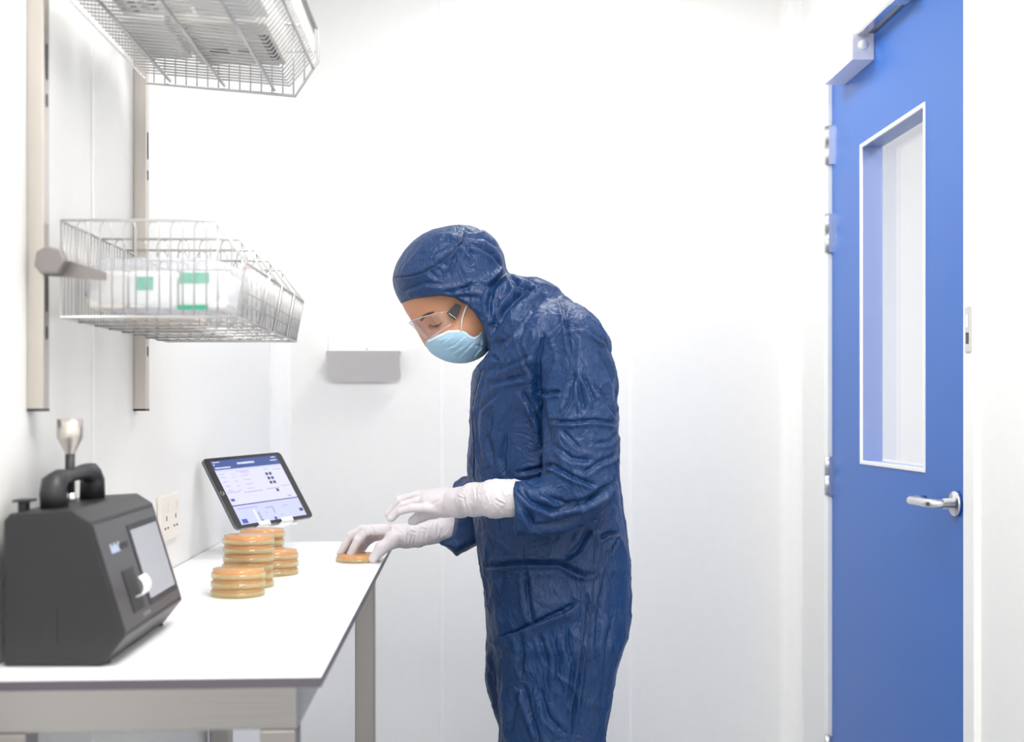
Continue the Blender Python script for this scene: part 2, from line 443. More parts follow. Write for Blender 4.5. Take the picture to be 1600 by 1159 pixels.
d = copy_tree(proto); d.location = (-.218, 2.492, TZ+.0001); d['label'] = 'single petri dish of orange agar held by the gloved fingers on the bench'
d['group'] = 'petri dish in the hand'
for ch in [x for x in bpy.data.objects if x.parent == d and x.name.startswith('dish_lid')]: pass

# ------------------------------------------------------------------ tablet and stand
tc = Vector((-.4486, 2.6667, EYE-.1733))
a, b, c_ = [math.radians(v) for v in (56.307, 56.544, 2.18)]
RM = (Matrix.Rotation(a, 4, 'Z') @ Matrix.Rotation(b, 4, 'X') @ Matrix.Rotation(c_, 4, 'Z'))
TM = Matrix.Translation(tc) @ RM
tab = thing('tablet', 'black-framed tablet with lit blue and white screen on white stand', 'tablet', tc)
W, H = .2506, .1741
def rrect(w, h, r, n=6):
    o = []
    for (cx, cy, a0) in ((w/2-r, h/2-r, 0), (-w/2+r, h/2-r, 90), (-w/2+r, -h/2+r, 180), (w/2-r, -h/2+r, 270)):
        for k in range(n+1):
            an = math.radians(a0+90*k/n); o.append((cx+r*math.cos(an), cy+r*math.sin(an)))
    return o
def place(o, parent, M4):
    o.parent = parent; o.matrix_parent_inverse = Matrix.Identity(4); o.matrix_local = Matrix.Translation(-parent.location) @ M4
    return o
tb = MB().prism(rrect(W, H, .011), -.0065, 0, 'z', mat('tablet_case', s(120, 122, 126), .35, .6), bevel=.001)
tb.prism(rrect(W-.002, H-.002, .010), 0, .0004, 'z', mat('tablet_glass', s(40, 40, 44), .12))
place(tb.build('tablet_body'), tab, TM)
# screen; columns s along x, rows t down
SW, SHh = .211, .158
c_dark = emit('ui_navy', s(40, 72, 150), 1); c_lav = emit('ui_lavender', s(205, 210, 255), 1.0); c_lav2 = emit('ui_pale', s(222, 222, 255), 1.0)
c_line = emit('ui_line', s(45, 60, 130), 1); c_txt = emit('ui_grey_text', s(172, 168, 210), 1); c_wh = emit('ui_white', s(235, 240, 255), 1)
c_btn = emit('ui_button', s(60, 85, 190), 1); c_sq = emit('ui_square', s(60, 62, 110), 1); c_pink = emit('ui_red_text', s(225, 165, 195), 1)
sm = MB()
def ui(x0, y0, x1, y1, m, z=1):   # fractions, y from top
    X = lambda f: (f-.5)*SW; Y = lambda f: (.5-f)*SHh
    zz = .0005+z*.00008
    sm.quad((X(x0), Y(y1), zz), (X(x1), Y(y1), zz), (X(x1), Y(y0), zz), (X(x0), Y(y0), zz), m)
ui(0, 0, 1, 1, c_lav2, 0)
ui(0, 0, 1, .145, c_dark)
ui(0, .145, 1, .175, c_lav); ui(0, .70, 1, .715, c_line); ui(0, .715, 1, 1, c_lav)
rd = random.Random(4)
def txt(x, y, w, h, m):
    xx = x
    while xx < x+w:
        l = rd.uniform(.008, .022); ui(xx, y, min(xx+l, x+w), y+h, m, 2); xx += l+.004
txt(.36, .055, .26, .032, c_wh); txt(.02, .018, .10, .014, c_wh); txt(.90, .018, .07, .014, c_wh); txt(.02, .105, .22, .022, c_wh)
ui(.02, .05, .035, .075, c_wh, 2); txt(.87, .065, .10, .016, c_wh)
for yy in (.21, .26, .33, .40, .47): 
    txt(.02+yy*.05, yy, .07, .012, c_txt); txt(.20, yy+.01, .05, .010, c_txt if yy > .3 else c_pink); txt(.34, yy, .10, .010, c_txt)
txt(.28, .19, .2, .012, c_txt); txt(.38, .215, .1, .012, c_pink); txt(.70, .20, .08, .012, c_txt); txt(.84, .215, .12, .012, c_txt)
txt(.26, .52, .28, .014, c_txt); txt(.60, .51, .20, .014, c_txt); txt(.84, .49, .14, .012, c_txt); txt(.02, .50, .18, .012, c_txt)
for k, yy in enumerate((.26, .33, .40)):
    ui(.695, yy, .735, yy+.045, c_sq, 2); ui(.75, yy, .79, yy+.045, c_sq, 2)
ui(.735, .53, .775, .575, c_sq, 2); ui(.02, .60, .075, .64, c_btn, 2)
txt(.05, .755, .30, .016, c_txt); ui(.03, .92, .11, .985, c_btn, 2); ui(.93, .88, .985, .93, c_sq, 2); ui(.86, .655, .92, .675, c_txt, 2)
ui(.30, .97, .34, 1.0, c_btn, 2); ui(.50, .955, .54, 1.0, c_btn, 2)
ui(.25, .80, .28, .97, c_wh, 2); ui(.30, .84, .33, .97, c_txt, 2); ui(.44, .79, .56, .81, c_txt, 2); ui(.54, .81, .56, .9, c_txt, 2); ui(.42, .86, .44, .88, c_txt, 2)
txt(.70, .80, .10, .012, c_txt); ui(.63, .93, .65, .95, c_txt, 2)
place(sm.build('screen'), tab, TM)
hb = MB(); ring = [(math.cos(k*math.pi/10)*.0045-.1163, math.sin(k*math.pi/10)*.0045, .0005) for k in range(20)]
hb.tube(ring, .0004, 6, True); place(hb.build('home_button', M['satin']), tab, TM)
stand = thing('tablet_stand', 'white plastic stand holding up the tablet at the bench end', 'stand', (tc.x, tc.y, TZ))
st = MB()
for sx in (-.048, .026):
    st.box((sx-.017, -H/2-.0065, -.012), (sx+.017, -H/2-.0005, .012), .002); st.box((sx-.017, -H/2-.0065, .007), (sx+.017, -H/2+.006, .012), .002)
st.box((-.06, -H/2-.006, -.0115), (.075, H/2-.05, -.0075), .0015)
place(st.build('stand_holder', M['whitep']), stand, TM)
bx = tc + RM.to_3x3() @ Vector((0, -.02, -.012))
ft = MB().tube([bx, bx+Vector((-.02, .02, -.03)), (bx.x-.02, bx.y+.025, TZ+.008)], .010, 14)
ft.build('stand_arm', M['whitep'], stand)
MB().box((bx.x-.055, bx.y-.06, TZ+.0002), (bx.x+.045, bx.y+.07, TZ+.010), .003).build('stand_base', M['whitep'], stand)

# ------------------------------------------------------------------ particle counter
pc = thing('air_particle_counter', 'dark grey boxy air sampling instrument with tilted screen on bench front', 'instrument', (-.48, 1.6, TZ))
prof = [(-.555, .001), (-.436, .001), (-.409, .035), (-.452, .175), (-.474, .189), (-.548, .185), (-.555, .176)]
prof = [(x, TZ+z) for x, z in prof]
PY0, PY1 = 1.466, 1.765
hs = MB().prism(prof, PY0, PY1, 'y', M['dark'], bevel=.0025)
hs.build('housing', None, pc)
# front panel plane frame: origin bottom edge, u along y, v up the slope
pA = Vector((-.409, PY0, TZ+.035)); pB = Vector((-.452, PY0, TZ+.175)); vdir = (pB-pA).normalized(); vl = (pB-pA).length
udir = Vector((0, 1, 0)); nd = udir.cross(vdir).normalized()
if nd.x < 0: nd = -nd
def fp(u, v, h): return pA+udir*u+vdir*v+nd*h
def fbox(mb, u0, v0, u1, v1, h0, h1, m=None, bev=0):
    M4 = Matrix(((*[udir.x, vdir.x, nd.x], pA.x), (udir.y, vdir.y, nd.y, pA.y), (udir.z, vdir.z, nd.z, pA.z), (0, 0, 0, 1)))
    mb.box((u0, v0, h0), (u1, v1, h1), bev, m, M4)
g = MB(); fbox(g, .006, .006, .293, vl-.006, -.002, .0014, M['dark2'], .0006); g.build('front_panel', None, pc)
g = MB(); fbox(g, .135, .018, .284, .128, .0012, .0022, M['black'], .0004); g.build('screen_bezel', None, pc)
g = MB(); fbox(g, .143, .026, .276, .120, .002, .0028, mat('grey_lcd', s(150, 152, 160), .12, 0, .8)); g.build('screen', None, pc)
g = MB(); fbox(g, .058, .020, .108, .075, .0012, .0025, M['black'], .0004); g.build('printer_slot', None, pc)
pp = MB(); R_ = []
for k in range(12):
    t = k/11; an = -1.9+2.7*t
    R_.append((math.cos(an)*.011+.010, .052+math.sin(an)*.014))
for (h0, v0), (h1, v1) in zip(R_, R_[1:]):
    pp.quad(fp(.066, v0, h0), fp(.100, v0, h0), fp(.100, v1, h1), fp(.066, v1, h1))
pp = pp.build('paper_strip', M['paper'], pc); md = pp.modifiers.new('t', 'SOLIDIFY'); md.thickness = .0004
g = MB(); rr = random.Random(2)
for k in range(5): fbox(g, .045+k*.008, .100, .050+k*.008, .112-(k % 2)*.003, .0014, .0018, mat('logo_white', s(190, 205, 230), .4))
for k in range(6): fbox(g, .078+k*.007, .101, .083+k*.007, .109, .0014, .0018, M['dark'])
g.build('panel_lettering', None, pc); g = MB()
for k in range(7): fbox(g, .095+k*.005, .010, .099+k*.005, .014, .0014, .0018, mat('logo_grey', s(120, 120, 125), .4))
g.build('panel_lettering', None, pc)
g = MB().box((-.508, PY0-.001, TZ+.030), (-.490, PY0+.002, TZ+.072), .0005, M['black']); g.build('side_vent', None, pc)
g = MB().box((-.485, PY0-.0008, TZ+.004), (-.479, PY0+.002, TZ+.165), .0005, M['black']); 
for x in (-.54, -.44):
    for y in (PY0+.02, PY1-.02): MB().lathe([(0, -.0005), (.008, -.0005), (.008, .002), (0, .002)], (x, y, TZ+.001), 16).build('rubber_foot', M['black'], pc)
# carry handle
hp = [(-.517, 1.535, TZ+.184), (-.517, 1.531, TZ+.204), (-.517, 1.534, TZ+.217), (-.517, 1.556, TZ+.2225), (-.517, 1.60, TZ+.224), (-.517, 1.655, TZ+.226), (-.517, 1.682, TZ+.223), (-.517, 1.692, TZ+.212), (-.517, 1.692, TZ+.184)]
hd_ = MB().tube(hp, [.018, .018, .016, .012, .0085, .0105, .015, .017, .018], 8); hd_.build('carry_handle', M['black'], pc)
# isokinetic probe
px_, py_ = -.519, 1.602
prb = MB().lathe([(0, .188), (.0075, .188), (.0085, .194), (.006, .201), (0, .202)], (px_, py_, TZ), 24); prb.build('probe_fitting', M['chrome'], pc)
MB().lathe([(0, .199), (.0062, .199), (.0062, .252), (0, .252)], (px_, py_, TZ), 20).build('probe_tube', M['black'], pc)
MB().lathe([(.0060, .250), (.0062, .253), (.0162, .2725), (.0166, .2745), (.0166, .2975), (.0154, .2975), (.0152, .275), (.004, .257), (0, .257)], (px_, py_, TZ), 40).build('probe_funnel', M['steel'], pc)
MB().box((-.551, 1.50, TZ+.184), (-.540, 1.515, TZ+.196), .002).box((-.556, 1.495, TZ+.196), (-.535, 1.525, TZ+.199), .001).build('cable_clip', M['black'], pc)

# ------------------------------------------------------------------ wall socket
so = thing('wall_socket', 'white double power socket with switches on left wall above bench', 'socket', (XL, 2.33, 1.005))
MB().box((XL, 2.257, .962), (XL+.009, 2.403, 1.048), .0025).build('face_plate', M['cream'], so)
for y in (2.294, 2.366):
    MB().box((XL+.009, y+.012, 1.018), (XL+.0125, y+.022, 1.034), .001).build('switch', M['cream'], so)
    g = MB().box((XL+.0088, y-.002, 1.000), (XL+.0094, y+.003, 1.009)).box((XL+.0088, y-.014, .984), (XL+.0094, y-.006, .988)).box((XL+.0088, y+.007, .984), (XL+.0094, y+.015, .988))
    g.build('socket_hole', M['print'], so)

# ------------------------------------------------------------------ wall uprights
for nm, y, hs_ in (('near', 1.585, 0), ('far', 2.095, 0)):
    t = thing('wall_upright', 'slotted steel wall upright, the %s' % ('nearest one, at the left edge' if nm == 'near' else 'farther one, behind the lower basket'), 'rail', (XL, y, EYE), 'steel uprights on the left wall')
    x1 = XL+.022
    u = MB().box((XL, y, EYE), (x1, y+.022, CEIL-.01), .001); u.build('channel', M['steel'], t)
    MB().box((XL+.0002, y-.0003, EYE-.002), (x1+.0003, y+.0223, EYE+.0015)).build('end_cap', M['black'], t)
    sl = MB()
    for hh, l in ((.101, .009), (.152, .024), (.457, .024), (.406, .009), (.762, .024)):
        if nm == 'far' and abs(hh-.152) < .01: continue
        pts = []
        for k in range(16):
            an = k/16*2*math.pi
            pts.append((y+.012+.004*math.cos(an), EYE+hh+.004*math.sin(an)+(l-.004)*(1 if math.sin(an) > 0 else -1)))
        MB().prism(pts, x1-.002, x1+.0004, 'x').build('slot', M['black'], t)

# ------------------------------------------------------------------ lower wire basket
def basket_low():
    t = thing('wire_basket', 'lower steel wire basket with sloping sides holding a clear bag, on the uprights', 'basket', (-.41, 1.9, EYE+.12), 'wire baskets on the uprights')
    ZB, ZT, ZF = EYE+.122, EYE+.249, EYE+.194
    XB, XF0, XF1, XT = -.530, -.300, -.287, -.327
    ys = [1.60, 1.775, 1.90, 2.035, 2.17]; r1, r2 = .0011, .0021
    def side(y, hoops, heavy):
        g = MB()
        g.tube([(XB, y, ZB), (XB, y, ZT), (XT, y, ZT), (XF1, y, ZF), (XF0, y, ZB)], r2, 8, True)
        k = 0; x = XB+.020
        while x < XF0-.02:
            zt = ZT if x+.016 < XT else None
            if zt:
                g.tube([(x, y, ZB), (x, y, zt-.010), (x+.003, y, zt-.003), (x+.008, y, zt-.0005), (x+.013, y, zt-.003), (x+.016, y, zt-.010), (x+.016, y, ZB)], r1, 6)
            else:
                z2 = ZT-(x-XT)/(XF1-XT)*(ZT-ZF) if x > XT else ZT
                g.tube([(x, y, ZB), (x, y, z2)], r1, 6)
            x += .031
        return g
    side(ys[0], 1, 1).build('side_panel', M['wire'], t)
    side(ys[-1], 1, 1).build('side_panel', M['wire'], t)
    for y in ys[1:-1]: side(y, 1, 0).build('divider', M['wire'], t)
    g = MB()
    for (x, z, r) in ((XF1, ZF, r2), ((XF0+XF1)/2, (ZF+ZB)/2, r1), (XF0+.004, ZB+.02, r1), (XF0, ZB, r2)):
        g.tube([(x, ys[0], z), (x, ys[-1], z)], r, 8)
    y = ys[0]+.014
    while y < ys[-1]: g.tube([(XF1+.001, y, ZF), (XF0+.001, y, ZB)], r1, 6); y += .0145
    for y in ys[1:-1]: g.tube([(XF1+.003, y, ZF), (XF0+.003, y, ZB)], .0025, 8)
    g.build('front_panel', M['wire'], t)
    g = MB()
    for z in (ZT, (ZB+ZT)/2, ZB): g.tube([(XB, ys[0], z), (XB, ys[-1], z)], r2, 8)
    y = ys[0]+.014
    while y < ys[-1]: g.tube([(XB, y, ZT), (XB, y, ZB)], r1, 6); y += .0145
    g.build('back_panel', M['wire'], t)
    g = MB()
    x = XB+.018
    while x < XF0: g.tube([(x, ys[0], ZB), (x, ys[-1], ZB)], r1, 6); x += .018
    for y in np.linspace(ys[0], ys[-1], 9)[1:-1]: g.tube([(XB, y, ZB-.002), (XF0, y, ZB-.002)], .0014, 6)
    g.build('bottom_grid', M['wire'], t)
    for y in (1.607, 2.116):
        g = MB().prism([(XL+.020, EYE+.176), (XL+.020, EYE+.192), (XL+.050, EYE+.196), (-.47, EYE+.180), (-.47, EYE+.170)], y-.012, y-.008, 'y')
        g.prism([(XL+.015, EYE+.186), (XL+.018, EYE+.204), (XL+.030, EYE+.211), (XL+.050, EYE+.207), (XL+.056, EYE+.192), (XL+.046, EYE+.177), (XL+.024, EYE+.175)], y-.040, y-.022, 'y', bevel=.003)
        g.build('bracket_arm', M['bracket'], t)
    return t
basket_low()

def blob(name, lo, hi, m, parent=None, seed=0, amp=.006, pinch=0):
    """a soft wrinkled bag / pillow shape filling lo..hi"""
    t = bmesh.new(); bmesh.ops.create_cube(t, size=1)
    bmesh.ops.subdivide_edges(t, edges=t.edges[:], cuts=14, use_grid_fill=True)
    lo = Vector(lo); hi = Vector(hi); c = (lo+hi)/2; hsz = (hi-lo)/2
    from mathutils import noise
    for v in t.verts:
        p = v.co*2
        q = Vector([p[k] for k in range(3)])
        n4 = (abs(q.x)**4+abs(q.y)**4+abs(q.z)**4)**.25
        q = q/n4 if n4 > 0 else q
        w_ = Vector((c.x+q.x*hsz.x, c.y+q.y*hsz.y, c.z+q.z*hsz.z))
        nn = noise.noise(w_*28+Vector((seed, 0, 0)))+.5*abs(noise.noise(w_*70+Vector((0, seed, 0))))
        v.co = w_+q.normalized()*amp*nn
    for f in t.faces: f.smooth = True
    g = MB(); g.merge(t, 0); return g

Zb = EYE+.122
bag = blob('plastic_bag', (-.515, 1.616, Zb+.010), (-.308, 1.764, Zb+.084), M['film'], seed=3, amp=.007).build('plastic_bag', M['film'])
tag(bag, 'clear crinkled plastic bag of white packs in the lower wire basket', 'bag')
for (x0, x1, y0, gl, lb) in ((-.505, -.452, 1.628, 0, 'small cream tinted pack at the left end inside the clear bag'), (-.450, -.385, 1.628, 1, 'white pack with a small green label in the middle of the clear bag'), (-.383, -.318, 1.628, 2, 'white pack with two green bands at the right inside the clear bag')):
    t = thing('sterile_pack', lb, 'pack', ((x0+x1)/2, 1.66, Zb+.01), 'white packs inside the clear bag')
    MB().box((x0, y0, Zb+.014), (x1, 1.745, Zb+.064), .006).build('pack_wrap', M['cream'] if gl == 0 else M['paper'], t)
    if gl == 1: MB().box((x0+.010, y0-.0008, Zb+.038), (x0+.034, y0+.001, Zb+.056)).build('green_label', M['green'], t)
    if gl == 2:
        MB().box((x0+.002, y0-.0008, Zb+.047), (x0+.042, y0+.001, Zb+.062)).build('green_label', M['green'], t)
        MB().box((x0, y0-.0008, Zb+.012), (x0+.040, y0+.001, Zb+.018)).build('green_band', M['green'], t)
# things behind the dividers
o = MB().box((-.50, 1.80, Zb+.004), (-.40, 1.885, Zb+.085), .002).build('card_box', M['beige']); tag(o, 'beige card box behind the clear bag in the lower wire basket', 'box')
t = thing('white_bottle', 'round white bottle with a red mark standing at the basket front', 'bottle', (-.36, 2.10, Zb))
MB().lathe([(0, .003), (.024, .003), (.026, .01), (.026, .115), (.018, .13), (.011, .133), (0, .133)], (-.372, 2.10, Zb), 28).build('bottle_body', M['whitep'], t)
MB().lathe([(0, .133), (.012, .133), (.012, .150), (0, .150)], (-.372, 2.10, Zb), 24).build('bottle_cap', M['whitep'], t)
MB().box((-.376, 2.0735, Zb+.117), (-.358, 2.0790, Zb+.122)).build('red_mark', M['red'], t)
o = MB().box((-.50, 1.92, Zb+.004), (-.39, 2.02, Zb+.09), .003).build('clear_box', M['clearbox']); tag(o, 'frosted clear box in the middle bay of the lower basket', 'box')
o = blob('x', (-.49, 2.05, Zb+.010), (-.415, 2.15, Zb+.08), None, seed=9, amp=.004).build('white_pouch', M['clearbox']); tag(o, 'frosted pouch in the last bay of the lower basket', 'pouch')

# ------------------------------------------------------------------ upper wire basket
def basket_up():
    t = thing('wire_basket', 'upper steel wire basket seen from below, holding white packages', 'basket', (-.39, 1.75, EYE+.54), 'wire baskets on the uprights')
    Y1, Y0_ = 2.04, 1.43
    def zb(x): return EYE+.548-(x+.533)/.25*.022
    fx = [(-.533, EYE+.68), (-.533, zb(-.533)), (-.283, zb(-.283)), (-.245, EYE+.583), (-.245, EYE+.64)]
    g = MB()
    y = Y0_+.012
    while y < Y1-.004:
        g.tube([(-.531, y, EYE+.68), (-.531, y, zb(-.533)+.014), (-.290, y, zb(-.283)+.014), (-.2505, y, EYE+.588), (-.2505, y, EYE+.64)], .0016, 6)
        y += .0172
    g.build('wire_mesh', M['wire'], t)
    for y in (Y0_, Y1):
        g = MB().tube([(p[0], y, p[1]) for p in fx], .0026, 8, True)
        x = -.52
        while x < -.25:
            z0 = zb(x) if x < -.283 else EYE+.526+(x+.283)/.038*.057
            g.tube([(x, y, z0), (x, y, EYE+.64)], .0013, 6); x += .018
        g.tube([(-.533, y-.001, EYE+.60), (-.248, y-.001, EYE+.60)], .0014, 6)
        g.build('end_frame', M['wire'], t)
    for x, z in ((-.493, zb(-.493)+.007), (-.402, zb(-.402)+.007), (-.318, zb(-.318)+.007), (-.253, EYE+.573), (-.247, EYE+.64), (-.533, EYE+.68)):
        MB().tube([(x, Y0_, z), (x, Y1, z)], .0028, 8).build('support_bar', M['wire'], t)
    g = MB()
    yy = Y0_+.01
    while yy < Y1: g.lathe([(0, -.0022), (.0018, -.001), (.0018, .001), (0, .0022)], (-.534, yy, zb(-.533)+.006), 6); yy += .0086
    g.build('wire_glints', M['chrome'], t)  # bright beads added for the glitter of back wires seen edge on
    for y in (1.607, 2.116):
        if y > 2.05: y = 2.03
        MB().box((XL+.018, y-.006, EYE+.60), (-.40, y-.002, EYE+.63), .001).build('bracket_arm', M['satin'], t)
    return t
basket_up()
Zu = EYE+.548
def upbox(name, label, lo, hi, m, cat='box', lines=None, dark=None):
    t = thing(name, label, cat, ((lo[0]+hi[0])/2, (lo[1]+hi[1])/2, lo[2]), 'packages in the upper basket')
    MB().box(lo, hi, .003).build('carton', m, t)
    if lines:
        g = MB(); rr = random.Random(len(label))
        for (x, y, n) in lines:
            for k in range(n):
                l = rr.uniform(.004, .012)
                g.box((x, y+k*.009, lo[2]-.0006), (x+l*1.6, y+k*.009+.003, lo[2]+.0005))
        g.build('printed_text', M['print'], t)
    if dark:
        g = MB()
        for d in dark: g.box((d[0], d[1], lo[2]-.0006), (d[2], d[3], lo[2]+.0005))
        g.build('shadow_patches', M['dark2'], t)  # shadows inside the basket, painted as dark patches under the carton
    return t
upbox('white_carton', 'white carton with rows of small dark print in the upper basket', (-.49, 1.63, Zu+.020), (-.39, 1.75, Zu+.09), M['paper'], lines=[(-.485, 1.64, 10), (-.470, 1.64, 11), (-.455, 1.64, 10), (-.440, 1.64, 11)])
upbox('grey_carton', 'pale grey carton with dark marks at the far end of the upper basket', (-.43, 1.78, Zu+.016), (-.29, 1.99, Zu+.075), mat('pale_grey_card', s(222, 220, 216), .6), dark=[(-.40, 1.90, -.37, 1.93), (-.355, 1.90, -.335, 1.925), (-.31, 1.83, -.295, 1.96)])
upbox('white_packet', 'plain white packet beside the wall in the upper basket', (-.515, 1.78, Zu+.020), (-.44, 1.97, Zu+.06), M['paper'], 'packet')
upbox('white_tray', 'plain white tray at the near end of the upper basket', (-.38, 1.46, Zu+.016), (-.28, 1.75, Zu+.07), M['whitep'], 'tray')

# ------------------------------------------------------------------ folded shelf on back wall
sh = thing('wall_shelf', 'small pale metal wall shelf with rounded corners on the back wall', 'shelf', (-.29, YB, 1.34))
k_ = 3.52/F; X0 = (509-725)*k_; X1 = (624-725)*k_
t = bmesh.new()
zt, zb_ = EYE-(548-640)*k_, EYE-(595-640)*k_
hh = zt-zb_; r = .016
pl = [(X0, 0), (X1-.004, 0), (X1, -.004)]
for k in range(7):
    an = math.radians(90*k/6); pl.append((X1-r+r*math.cos(an), -hh+r-r*math.sin(an)))
for k in range(7):
    an = math.radians(90*k/6); pl.append((X0+r-r*math.sin(an), -hh+r-r*math.cos(an)))
g = MB().prism(pl, -.0015, 0, 'y')
for v in g.bm.verts: v.co.y += 3.52+(-v.co.z)/hh*.085; v.co.z += zt
g.build('sloped_plate', M['shelfgrey'], sh)
MB().box((X0, 3.518, zt), (X1, YB, zt+.0018)).build('shelf_top', M['whitep'], sh)
MB().box((X0-.002, YB-.004, zt), (X1, YB, zt+.075), .001).build('back_plate', M['cream'], sh)
MB().lathe([(0, 0), (.004, 0), (.005, .006), (.003, .010), (0, .011)], ((573-725)*k_, 3.525, zt+.0018), 16).build('retaining_knob', M['satin'], sh)

# ================================================================== the person
class Field:
    def __init__(self, lo, hi, h):
        self.lo = np.array(lo, float); self.h = h
        self.n = np.ceil((np.array(hi)-self.lo)/h).astype(int)+1
        self.D = np.full(self.n, .05, np.float32)
    def block(self, lo, hi, mg):
        a = np.clip(np.floor((np.array(lo)-mg-self.lo)/self.h).astype(int), 0, self.n-1)
        b = np.clip(np.ceil((np.array(hi)+mg-self.lo)/self.h).astype(int)+1, 1, self.n)
        ax = [(self.lo[k]+self.h*np.arange(a[k], b[k])).astype(np.float32) for k in range(3)]
        X, Y, Z = np.meshgrid(*ax, indexing='ij', sparse=True)
        return tuple(slice(a[k], b[k]) for k in range(3)), X, Y, Z
    def add(self, prim, k=.01):
        fn, lo, hi = prim
        sl, X, Y, Z = self.block(lo, hi, .03+k)
        d = fn(X, Y, Z); D = self.D[sl]
        if k > 0:
            hh = np.clip(.5+.5*(D-d)/k, 0, 1); self.D[sl] = D*(1-hh)+d*hh-k*hh*(1-hh)
        else: self.D[sl] = np.minimum(D, d)
    def cut(self, prim, k=0):
        fn, lo, hi = prim
        sl, X, Y, Z = self.block(lo, hi, .02)
        d = -fn(X, Y, Z); D = self.D[sl]
        if k > 0:
            hh = np.clip(.5-.5*(D-d)/k, 0, 1); self.D[sl] = D*(1-hh)+d*hh+k*hh*(1-hh)
        else: self.D[sl] = np.maximum(D, d)
    def keep(self, fn):
        sl, X, Y, Z = self.block(self.lo, self.lo+self.n*self.h, 0)
        self.D[sl] = np.maximum(self.D[sl], fn(X, Y, Z))
    def mesh(self):
        g = openvdb.FloatGrid(.05); g.copyFromArray(np.clip(self.D, -.05, .05).astype(np.float32))
        pts, quads = g.convertToQuads(0.0)
        return pts.astype(np.float64)*self.h+self.lo, quads[:, ::-1]

def cone(p0, p1, r0, r1, sy=1.0):
    p0 = np.array(p0, float); p1 = np.array(p1, float); ax = p1-p0; L2 = ax@ax
    def fn(X, Y, Z):
        t = np.clip(((X-p0[0])*ax[0]+(Y-p0[1])*ax[1]+(Z-p0[2])*ax[2])/L2, 0, 1)
        dx = X-p0[0]-t*ax[0]; dy = (Y-p0[1]-t*ax[1])/sy; dz = Z-p0[2]-t*ax[2]
        return np.sqrt(dx*dx+dy*dy+dz*dz)-(r0+(r1-r0)*t)
    R = max(r0, r1)
    return fn, np.minimum(p0, p1)-R*max(1, sy), np.maximum(p0, p1)+R*max(1, sy)
def ell(c, r, R=None):
    c = np.array(c, float); r = np.array(r, float); R = np.eye(3) if R is None else np.array(R)
    def fn(X, Y, Z):
        q = [(R[0][k]*(X-c[0])+R[1][k]*(Y-c[1])+R[2][k]*(Z-c[2])) for k in range(3)]
        k0 = np.sqrt(sum((q[k]/r[k])**2 for k in range(3))); k1 = np.sqrt(sum((q[k]/r[k]**2)**2 for k in range(3)))
        return k0*(k0-1)/np.maximum(k1, 1e-6)
    return fn, c-max(r), c+max(r)
def poly2(X, Z, poly):
    d = None; sgn = None; n = len(poly); X = X+0*Z; Z = Z+0*X
    d = np.full(X.shape, 1e9, np.float32); inside = np.zeros(X.shape, bool)
    for i in range(n):
        a = poly[i]; b = poly[(i+1) % n]; ex, ez = b[0]-a[0], b[1]-a[1]
        t = np.clip(((X-a[0])*ex+(Z-a[1])*ez)/max(ex*ex+ez*ez, 1e-12), 0, 1)
        d = np.minimum(d, (X-a[0]-t*ex)**2+(Z-a[1]-t*ez)**2)
        c1 = (a[1] > Z) != (b[1] > Z)
        with np.errstate(divide='ignore', invalid='ignore'):
            xx = (b[0]-a[0])*(Z-a[1])/((b[1]-a[1]) if abs(b[1]-a[1]) > 1e-9 else 1e-9)+a[0]
        inside ^= c1 & (X < xx)
    d = np.sqrt(d); return np.where(inside, -d, d)
def smoothpoly(poly, it=2):
    p = [tuple(q) for q in poly]
    for _ in range(it):
        q = []
        for i in range(len(p)):
            a = p[i]; b = p[(i+1) % len(p)]
            q += [(a[0]*.75+b[0]*.25, a[1]*.75+b[1]*.25), (a[0]*.25+b[0]*.75, a[1]*.25+b[1]*.75)]
        p = q
    return p
def pxpoly(pts, d): return [(P(a, b, d).x, P(a, b, d).z) for a, b in pts]
def inflate(poly, D, W, yc):
    xs = [p[0] for p in poly]; zs = [p[1] for p in poly]
    def fn(X, Y, Z):
        q = poly2(X, Z, poly)
        return (np.sqrt(np.maximum(D+q, 0)**2+((Y-yc)*D/W)**2)-D)*min(1, W/D)
    return fn, np.array((min(xs), yc-W, min(zs))), np.array((max(xs), yc+W, max(zs)))
def extr(poly, y0, y1):
    xs = [p[0] for p in poly]; zs = [p[1] for p in poly]
    def fn(X, Y, Z):
        return np.maximum(poly2(X, Z, poly), np.maximum(y0-Y, Y-y1))
    return fn, np.array((min(xs), y0, min(zs))), np.array((max(xs), y1, max(zs)))
def loft(rows, n=2.3):
    """rows (z, xf, xb, yc, w) with z decreasing"""
    r = np.array(sorted(rows)); zz = r[:, 0]
    def fn(X, Y, Z):
        z1 = np.asarray(Z).ravel(); f = [np.interp(z1, zz, r[:, k]).reshape(Z.shape).astype(np.float32) for k in range(1, 5)]
        a = (f[1]-f[0])/2; cx = (f[0]+f[1])/2; ww = f[3]
        d = ((np.abs(X-cx)/a)**n+(np.abs(Y-f[2])/ww)**n)**(1/n)-1
        d = d*np.minimum(a, ww)
        ez = np.maximum(zz[0]-Z, Z-zz[-1])
        return np.maximum(d, ez)
    return fn, np.array((r[:, 1].min(), (r[:, 3]-r[:, 4]).min(), zz[0])), np.array((r[:, 2].max(), (r[:, 3]+r[:, 4]).max(), zz[-1]))

